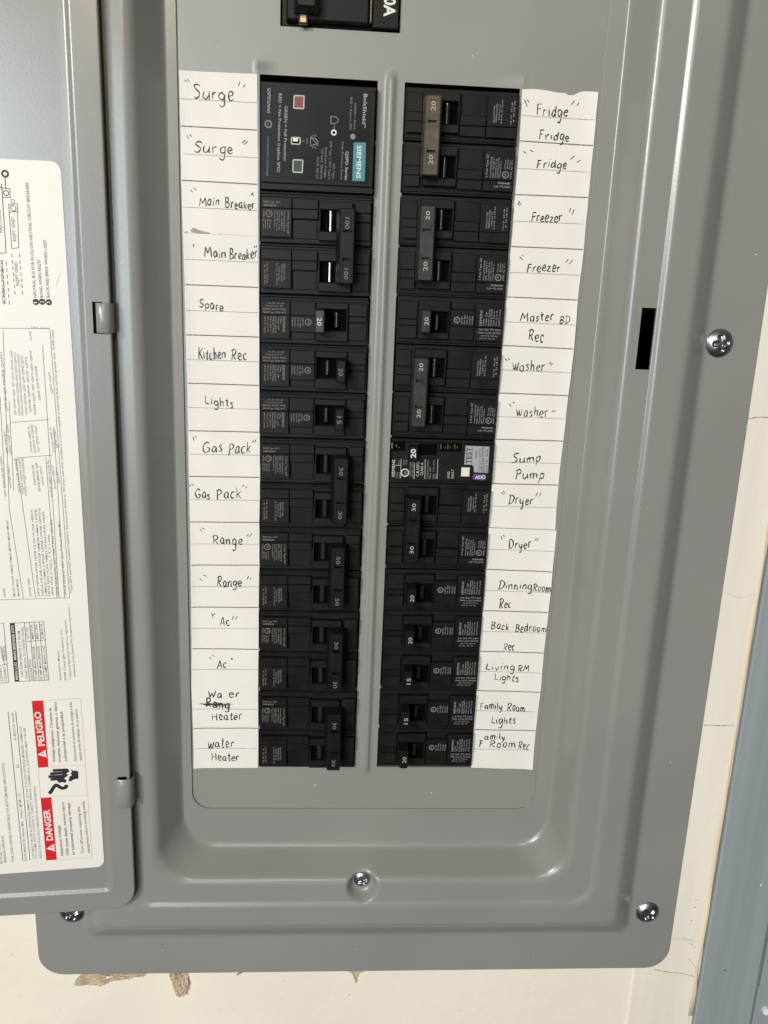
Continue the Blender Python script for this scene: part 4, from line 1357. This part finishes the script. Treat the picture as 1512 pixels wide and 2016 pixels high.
jobs = [('L', 5, '20', NUMD, PRINT, PLASD, 'black single breaker marked 20 beside Kitchen Rec'),
        ('L', 6, '15', NUMD, PRINT, PLASD, 'black single breaker marked 15 beside Lights in the left column'),
        ('R', 4, '20', NUM, PRINTR, TAUPE, 'black single breaker marked 20 with a brownish handle beside Master BD Rec'),
        ('R', 10, '20', NUM, PRINTR, PLASD, 'black single breaker marked 20 beside Dinning Room Rec'),
        ('R', 11, '20', NUM, PRINTR, PLASD, 'black single breaker marked 20 beside Back Bedroom Rec'),
        ('R', 12, '15', NUM, PRINTR, PLASD, 'black single breaker marked 15 beside Living RM Lights'),
        ('R', 13, '15', NUM, PRINTR, PLASD, 'black single breaker marked 15 beside Family Room Lights'),
        ('R', 14, '20', NUM, PRINTR, PLASD, 'black single breaker marked 20 beside Family Room Rec, last in the right column')]
for i, (side, k, num, nm, pm, hm, lb) in enumerate(jobs):
    o = sp if i == 0 else dup(sp)
    place(o, side, k, 1)
    tag(o, lb, 'circuit breaker', GS)
    renumber(o, num, nm, False)
    if i: recolour(o, hm, 'switch_handle', text=pm)

# ------------------------------------------------------------------ surge protector (two poles, top of the left column)
sg = tag(empty('surge_protector', V(29, LZ0 - PITCH * 2, 0)), 'dark surge protector module with teal logo block and red and green windows beside Surge', 'surge protector')
SB = sg.location.copy()
ZS = (500, 100, 5.815)


def insg(o, parent=None):
    o.parent = parent or sg
    if parent is None: o.location = -SB
    return o


def sz(x, y, d=6.3): return U(500 + x / 5.815, 100 + y / 5.815, d)


bm = bmesh.new()
box(bm, 1.0, 57.6, LZ0 - PITCH * 2 + .4, LZ0 - .2, -22, 4.6, .4)
box(bm, 1.4, 57.2, LZ0 - PITCH * 2 + 3.6, LZ0 - 2.2, 3, 6.0, .3)
insg(newobj('module_body', bm, PLAS))
bm = bmesh.new()
poly(bm, [sz(95, 372, 6.1), sz(1345, 455, 6.1), sz(1308, 1528, 6.1), sz(92, 1448, 6.1)], 5.9, 6.12)
insg(newobj('front_film', bm, SPD))
SD = 6.16


def stxt(bm, s, a, b, h, bold=0.0, d=SD):
    p, q = sz(*a, d), sz(*b, d)
    r_ = sz(a[0] + h, a[1], d)
    txt(bm, s, p, q, abs(r_[0] - p[0]), d, V, bold)


bm = bmesh.new()
stxt(bm, 'QSPD2A065', (158, 425), (152, 712), 34); stxt(bm, 'GREEN = Full Protection', (352, 632), (340, 1256), 34); stxt(bm, 'RED = No Protection (replace SPD)', (285, 488), (265, 1390), 34)
stxt(bm, 'BoltShield', (1258, 492), (1240, 838), 42, .008); stxt(bm, 'TM', (1262, 846), (1260, 882), 20); stxt(bm, 'QSPD Series', (1050, 1150), (1040, 1480), 36, .006)
insg(newobj('white_lettering', bm, mat('soft_white_print', (.40, .41, .41), .6)))
bm = bmesh.new()
stxt(bm, 'GREEN = Active', (1150, 596), (1140, 902), 24); stxt(bm, 'RED = Replace SPD', (1105, 530), (1092, 905), 24); stxt(bm, 'Surge Protective Device', (1008, 1040), (990, 1478), 24)
for s, a, b in (('SPD Type:', (905, 1290), (900, 1465)), ('SPD Type 1, SPD Type 2', (870, 1035), (852, 1468)), ('Rated Line Voltage:', (815, 1105), (806, 1458)), ('120 VAC, 50/60 Hz', (772, 1120), (758, 1466)), ('SCCR: 200 kA', (722, 1212), (712, 1464)), ('usa.siemens.com/surge', (152, 985), (145, 1430))):
    stxt(bm, s, a, b, 25)
stxt(bm, 'OFF', (598, 1000), (594, 1065), 22)
x, z = sz(165, 838); ring_tube(bm, x, z, 1.55, .3, SD)
stxt(bm, 'UL', (156, 815), (156, 862), 20)
x, z = sz(1132, 982); disc(bm, x, z, 1.3, 6.0, 6.3)
tube(bm, catmull([sz(885, 750), sz(940, 760), sz(965, 790), sz(945, 825), sz(885, 835)], 4), .2, SD); tube(bm, [sz(882, 745), sz(880, 840)], .22, SD); tube(bm, [sz(920, 848), sz(918, 898)], .18, SD); tube(bm, [sz(540, 1032), sz(580, 1034)], .18, SD)
# bell with sound marks and a stroke through it
tube(bm, catmull([sz(650, 1085), sz(690, 1075), sz(730, 1060), sz(725, 1025), sz(690, 1000), sz(650, 1000)], 4), .2, SD); tube(bm, [sz(648, 995), sz(646, 1088)], .2, SD); tube(bm, [sz(645, 975), sz(738, 1088)], .2, SD)
for yy in (972, 1105):
    for xx in (670, 690, 706): tube(bm, [sz(xx, yy - 10), sz(xx + 2, yy + 10)], .16, SD)
insg(newobj('grey_lettering', bm, mat('dim_print', (.20, .215, .215), .6)))
bm = bmesh.new()
poly(bm, [sz(1142, 1048), sz(1282, 1050), sz(1268, 1494), sz(1125, 1490)], 6.1, SD + .05)
lg = insg(newobj('logo_block', bm, TEAL))
bm = bmesh.new()
stxt(bm, 'SIEMENS', (1182, 1082), (1172, 1462), 52, .02, SD + .1)
insg(newobj('logo_lettering', bm, mat('pale_logo_print', (.62, .70, .70), .6)))


def window(name, q, m, rim=WHITE):
    bm_ = bmesh.new()
    P_ = [sz(*p) for p in q]
    for i in range(4): tube(bm_, [P_[i], P_[(i + 1) % 4]], .33, SD, h=.2)
    o_ = insg(newobj(name, bm_, mat('window_rim', (.52, .50, .46), .5)))
    bm_ = bmesh.new()
    poly(bm_, P_, 5.9, SD + .02)
    newobj('window_pane', bm_, m, o_)
    return o_


window('red_window', [(462, 512), (575, 518), (570, 662), (456, 655)], REDW)
window('green_window', [(450, 1248), (560, 1252), (553, 1394), (446, 1388)], GREENW)
w_ = window('mute_switch', [(432, 992), (530, 996), (526, 1070), (428, 1064)], BLACKV)
bm = bmesh.new(); P_ = [sz(450, 1002), sz(505, 1005), sz(502, 1042), sz(446, 1038)]
poly(bm, P_, SD, SD + .9)
insg(newobj('switch_button', bm, BUTTON))
bm = bmesh.new(); x, z = sz(915, 935); ring_tube(bm, x, z, 1.0, .42, SD)
insg(newobj('sounder_ring', bm, WHITE))
bm = bmesh.new(); disc(bm, x, z, .7, 6.0, SD + .03)
insg(newobj('sounder_hole', bm, BLACKV))

# ------------------------------------------------------------------ ground-fault breaker (row of the Sump Pump)
gf = tag(empty('ground_fault_breaker', V(101, RZ0 - PITCH * 8, 0)), 'ground fault breaker with cream test button and silver TEST label beside Sump Pump', 'circuit breaker')
GB = gf.location.copy()


def ing(o, parent=None):
    o.parent = parent or gf
    if parent is None: o.location = -GB
    return o


def gz_(x, y, d=6.0): return U(760 + x / 6.574, 850 + y / 6.574, d)


zt = RZ0 - PITCH * 7; zb = RZ0 - PITCH * 8
bm = bmesh.new()
box(bm, 72.6, 129.0, zb + .2, zt - .2, -22, 3.2, .4)
box(bm, 73.2, 128.2, zb + 2.2, zt - 1.6, 2, 5.6, .3)
ing(newobj('breaker_body', bm, PLAS))
bm = bmesh.new()
for q in ([(68, 125), (250, 125), (250, 245), (66, 245)], [(690, 150), (980, 150), (980, 255), (688, 255)], [(420, 150), (665, 155), (660, 305), (415, 300)]):
    poly(bm, [gz_(*p, 5.6) for p in q], 5.5, 5.66)
ing(newobj('recess_window', bm, BLACKV))
bm = bmesh.new()
for x, y0, y1, w in ((77, 140, 215, .45), (135, 155, 195, .25), (170, 195, 212, .25), (710, 158, 222, .32), (765, 190, 218, .3), (800, 158, 222, .28), (832, 180, 215, .22), (888, 160, 220, .32), (922, 185, 215, .3)):
    tube(bm, [gz_(x, y0, 5.7), gz_(x, y1, 5.7)], w, 5.75, h=.25)
ing(newobj('brass_contact', bm, BRASS))
bm = bmesh.new()
a, b_ = gz_(290, 375, 8), gz_(412, 180, 8)
box(bm, a[0], b_[0], a[1], b_[1], 4, 11, .5)
h_ = ing(newobj('switch_handle', bm, PLASD))
bm = bmesh.new()


def gtxt(bm, s, a, b, h, bold=0.0, d=5.72):
    p, q = gz_(*a, d), gz_(*b, d)
    r_ = gz_(a[0] - h, a[1], d)
    txt(bm, s, p, q, abs(r_[0] - p[0]), d, V, bold)


gtxt(bm, '20', (385, 340), (385, 222), 68, .02, 11.06)
n_ = ing(newobj('rating_number', bm, WHITE))
bm = bmesh.new()
gtxt(bm, 'SIEMENS', (110, 585), (118, 362), 38, .012); gtxt(bm, 'C.B./GFCI', (425, 578), (430, 385), 36, .006); gtxt(bm, 'CLASS A', (478, 565), (482, 400), 34, .006)
gtxt(bm, 'GND', (822, 604), (826, 515), 32); gtxt(bm, 'FAULT', (876, 604), (880, 486), 34)
x, z = gz_(246, 532); ring_tube(bm, x, z, 2.0, .34, 5.7)
gtxt(bm, 'UL', (262, 552), (262, 508), 30)
for x0, y0, x1, y1 in ((195, 355, 190, 600), (370, 380, 365, 610), (508, 355, 503, 612), (672, 355, 662, 610), (125, 435, 193, 438)): tube(bm, [gz_(x0, y0, 5.7), gz_(x1, y1, 5.7)], .14, 5.7)
ing(newobj('white_lettering', bm, mat('gfci_print', (.55, .54, .51), .6)))
bm = bmesh.new()
for s, x, y0, y1 in (('TYPE', 150, 605, 520), ('QPF2', 185, 605, 525), ('40\u00b0C', 172, 428, 365), ('HACR', 238, 430, 362), ('TYPE', 272, 425, 362), ('UNDER WRITERS', 326, 575, 382), ('LAB. INC. LISTED', 356, 600, 376), ('INTERRUPTING', 548, 605, 368), ('10kA 120V', 580, 606, 450), ('Max. Trip 6ma', 622, 608, 370), ('60Hz', 650, 608, 545)):
    gtxt(bm, s, (x, y0), (x + 4, y1), 20)
ing(newobj('fine_print', bm, mat('gfci_fine_print', (.30, .295, .28), .7)))
bm = bmesh.new()
poly(bm, [gz_(*p) for p in ((1032, 182), (1340, 195), (1322, 535), (1138, 525), (1135, 450), (1105, 430), (1014, 425))], 5.6, 5.75)
ing(newobj('test_label', bm, TESTP))
bm = bmesh.new()
gtxt(bm, 'TEST', (1100, 415), (1108, 200), 68, .015, 5.8)
for s, x, a_, b2 in (('A6022', 1180, 355, 235), ('T25 LE 150732', 1230, 518, 215), ('BREAKER C2713', 1280, 522, 205), ('ISSUE NO. 98209', 1322, 522, 225)): gtxt(bm, s, (x - 4, a_), (x, b2), 28, 0, 5.8)
tube(bm, [gz_(1118, 195), gz_(1110, 428)], .12, 5.78); tube(bm, [gz_(1252, 200), gz_(1236, 528)], .12, 5.78)
ing(newobj('test_lettering', bm, SBLACK))
bm = bmesh.new()
a, b_ = gz_(972, 580, 7), gz_(1088, 466, 7)
box(bm, a[0], b_[0], a[1], b_[1], 5, 7.4, .45)
ing(newobj('test_button', bm, BUTTON))
bm = bmesh.new()
poly(bm, [gz_(*p) for p in ((1140, 545), (1280, 548), (1298, 565), (1292, 615), (1275, 628), (1135, 624), (1120, 605), (1124, 560))], 5.6, 5.75)
ing(newobj('purple_sticker', bm, PURPLE))
bm = bmesh.new()
p, q = gz_(1150, 608, 5.8), gz_(1285, 610, 5.8)
txt(bm, 'ADD', p, q, 1.9, 5.8, V, .02)
ing(newobj('sticker_lettering', bm, WHITE))

# ------------------------------------------------------------------ main breaker at the very top
mb = tag(empty('main_breaker', V(39, MZ, 0)), 'large black main breaker at the top edge with a white 0A marking', 'circuit breaker')
MBL = mb.location.copy()


def inm(o, parent=None):
    o.parent = parent or mb
    if parent is None: o.location = -MBL
    return o


bm = bmesh.new()
box(bm, MX0 + .4, MX1 - .4, MZ + .6, 125, -30, -2.0, .4)
x0 = U(563, 40, 4)[0]; x1 = U(727, 40, 4)[0]; x2 = U(733, 40, 4)[0]; x3 = U(785, 40, 4)[0]
box(bm, x0, x1, MZ + 1.8, 120, -4, 4.0, 1.0)
box(bm, x2, x3, MZ + .9, 120, -4, 3.0, .4)
inm(newobj('breaker_body', bm, PLAS))
bm = bmesh.new()
a = U(583, 38, 9); b_ = U(625, 10, 9)
box(bm, U(580, 20, 4)[0], U(628, 20, 4)[0], U(600, 24, 8)[1], 95, 3.5, 12, 2.0)
inm(newobj('switch_lever', bm, PLASD))
bm = bmesh.new()
box(bm, U(588, 35, 5)[0], U(606, 35, 5)[0], U(600, 48, 5)[1], U(600, 26, 5)[1], 3.5, 5.6, .8)
inm(newobj('lever_stop', bm, PALEM))
bm = bmesh.new()
x1 = U(728, 40, 4)[0]
box(bm, x1, x1 + .8, MZ + 2.5, 120, 3, 4.6, .3)
inm(newobj('metal_edge', bm, PALEM))
bm = bmesh.new()
p, q = U(757, -6, 3.2), U(756, 32.5, 3.2)
hh = abs(U(780, 30, 3.2)[0] - U(757, 30, 3.2)[0])
txt(bm, '0A', p, q, hh, 3.15, V, .03)
inm(newobj('rating_lettering', bm, WHITE))

# ------------------------------------------------------------------ torn drywall paper under the cover


def scrap(pts_px, label, lift, seed):
    rnd = random.Random(seed)
    P0 = [U(*p, WALL_D + .5) for p in pts_px]
    P_ = []
    for a_, c in zip(P0, P0[1:] + P0[:1]):
        for t in (0, .33, .66):
            jx = 0 if t == 0 else rnd.uniform(-.35, .35)
            P_.append((a_[0] + (c[0] - a_[0]) * t + jx, a_[1] + (c[1] - a_[1]) * t + (rnd.uniform(-.45, .45) if t else 0)))
    cx = sum(p[0] for p in P_) / len(P_); cz = sum(p[1] for p in P_) / len(P_)
    zmin = min(p[1] for p in P_); zmax = max(p[1] for p in P_)
    b = bmesh.new()
    rows = []
    for t in (1, .9, .76, .6, .44, .28, .14):
        row = []
        for i, (x, z) in enumerate(P_):
            xx, zz = cx + (x - cx) * t, cz + (z - cz) * t
            h = .5 + lift * sstep(zmax, zmin, zz) + min(1, lift) * (.55 * sin(xx * 1.9 + zz * .8 + seed) + .4 * sin(zz * 2.3 - xx * .9) + rnd.uniform(-.3, .3))
            row.append(b.verts.new(V(xx, zz, WALL_D + max(.15, h))))
        rows.append(row)
    n = len(P_)
    for a_, c in zip(rows, rows[1:]):
        for i in range(n): b.faces.new((a_[i], a_[(i + 1) % n], c[(i + 1) % n], c[i]))
    b.faces.new(rows[-1])
    bmesh.ops.solidify(b, geom=b.faces[:], thickness=0.0003)
    o_ = newobj('torn_paper_scrap', b, KRAFT)
    tag(o_, label, 'torn paper', 'torn scraps below the panel')
    return o_


scrap([(146, 1936), (150, 1926), (160, 1917), (168, 1908), (200, 1908), (232, 1908), (262, 1908), (292, 1908), (290, 1916), (281, 1921), (272, 1919), (255, 1925), (236, 1927), (215, 1930), (203, 1936), (190, 1937), (172, 1936)],
      'long ragged brown flap of torn wall paper at the lower left of the panel', 1.6, 1)
scrap([(333, 1908), (352, 1908), (371, 1908), (370, 1922), (372, 1936), (367, 1948), (364, 1956), (350, 1955), (344, 1944), (340, 1932), (334, 1924)],
      'narrow brown flap of torn paper hanging straight down below the panel', 2.8, 2)
scrap([(684, 1910), (700, 1908), (724, 1908), (715, 1914), (706, 1917), (703, 1926), (700, 1936), (696, 1927), (694, 1918), (688, 1915)],
      'small brown chip of torn paper under the middle of the panel', .5, 3)
bm = bmesh.new()
tube(bm, [U(x, y, WALL_D + .6) for x, y in ((466, 1920), (473, 1916), (482, 1911))], [.35, .6, .4], WALL_D + .4, h=.4)
tag(newobj('torn_paper_scrap', bm, CRACK), 'tiny dark sliver poking out under the panel edge', 'torn paper', 'torn scraps below the panel')
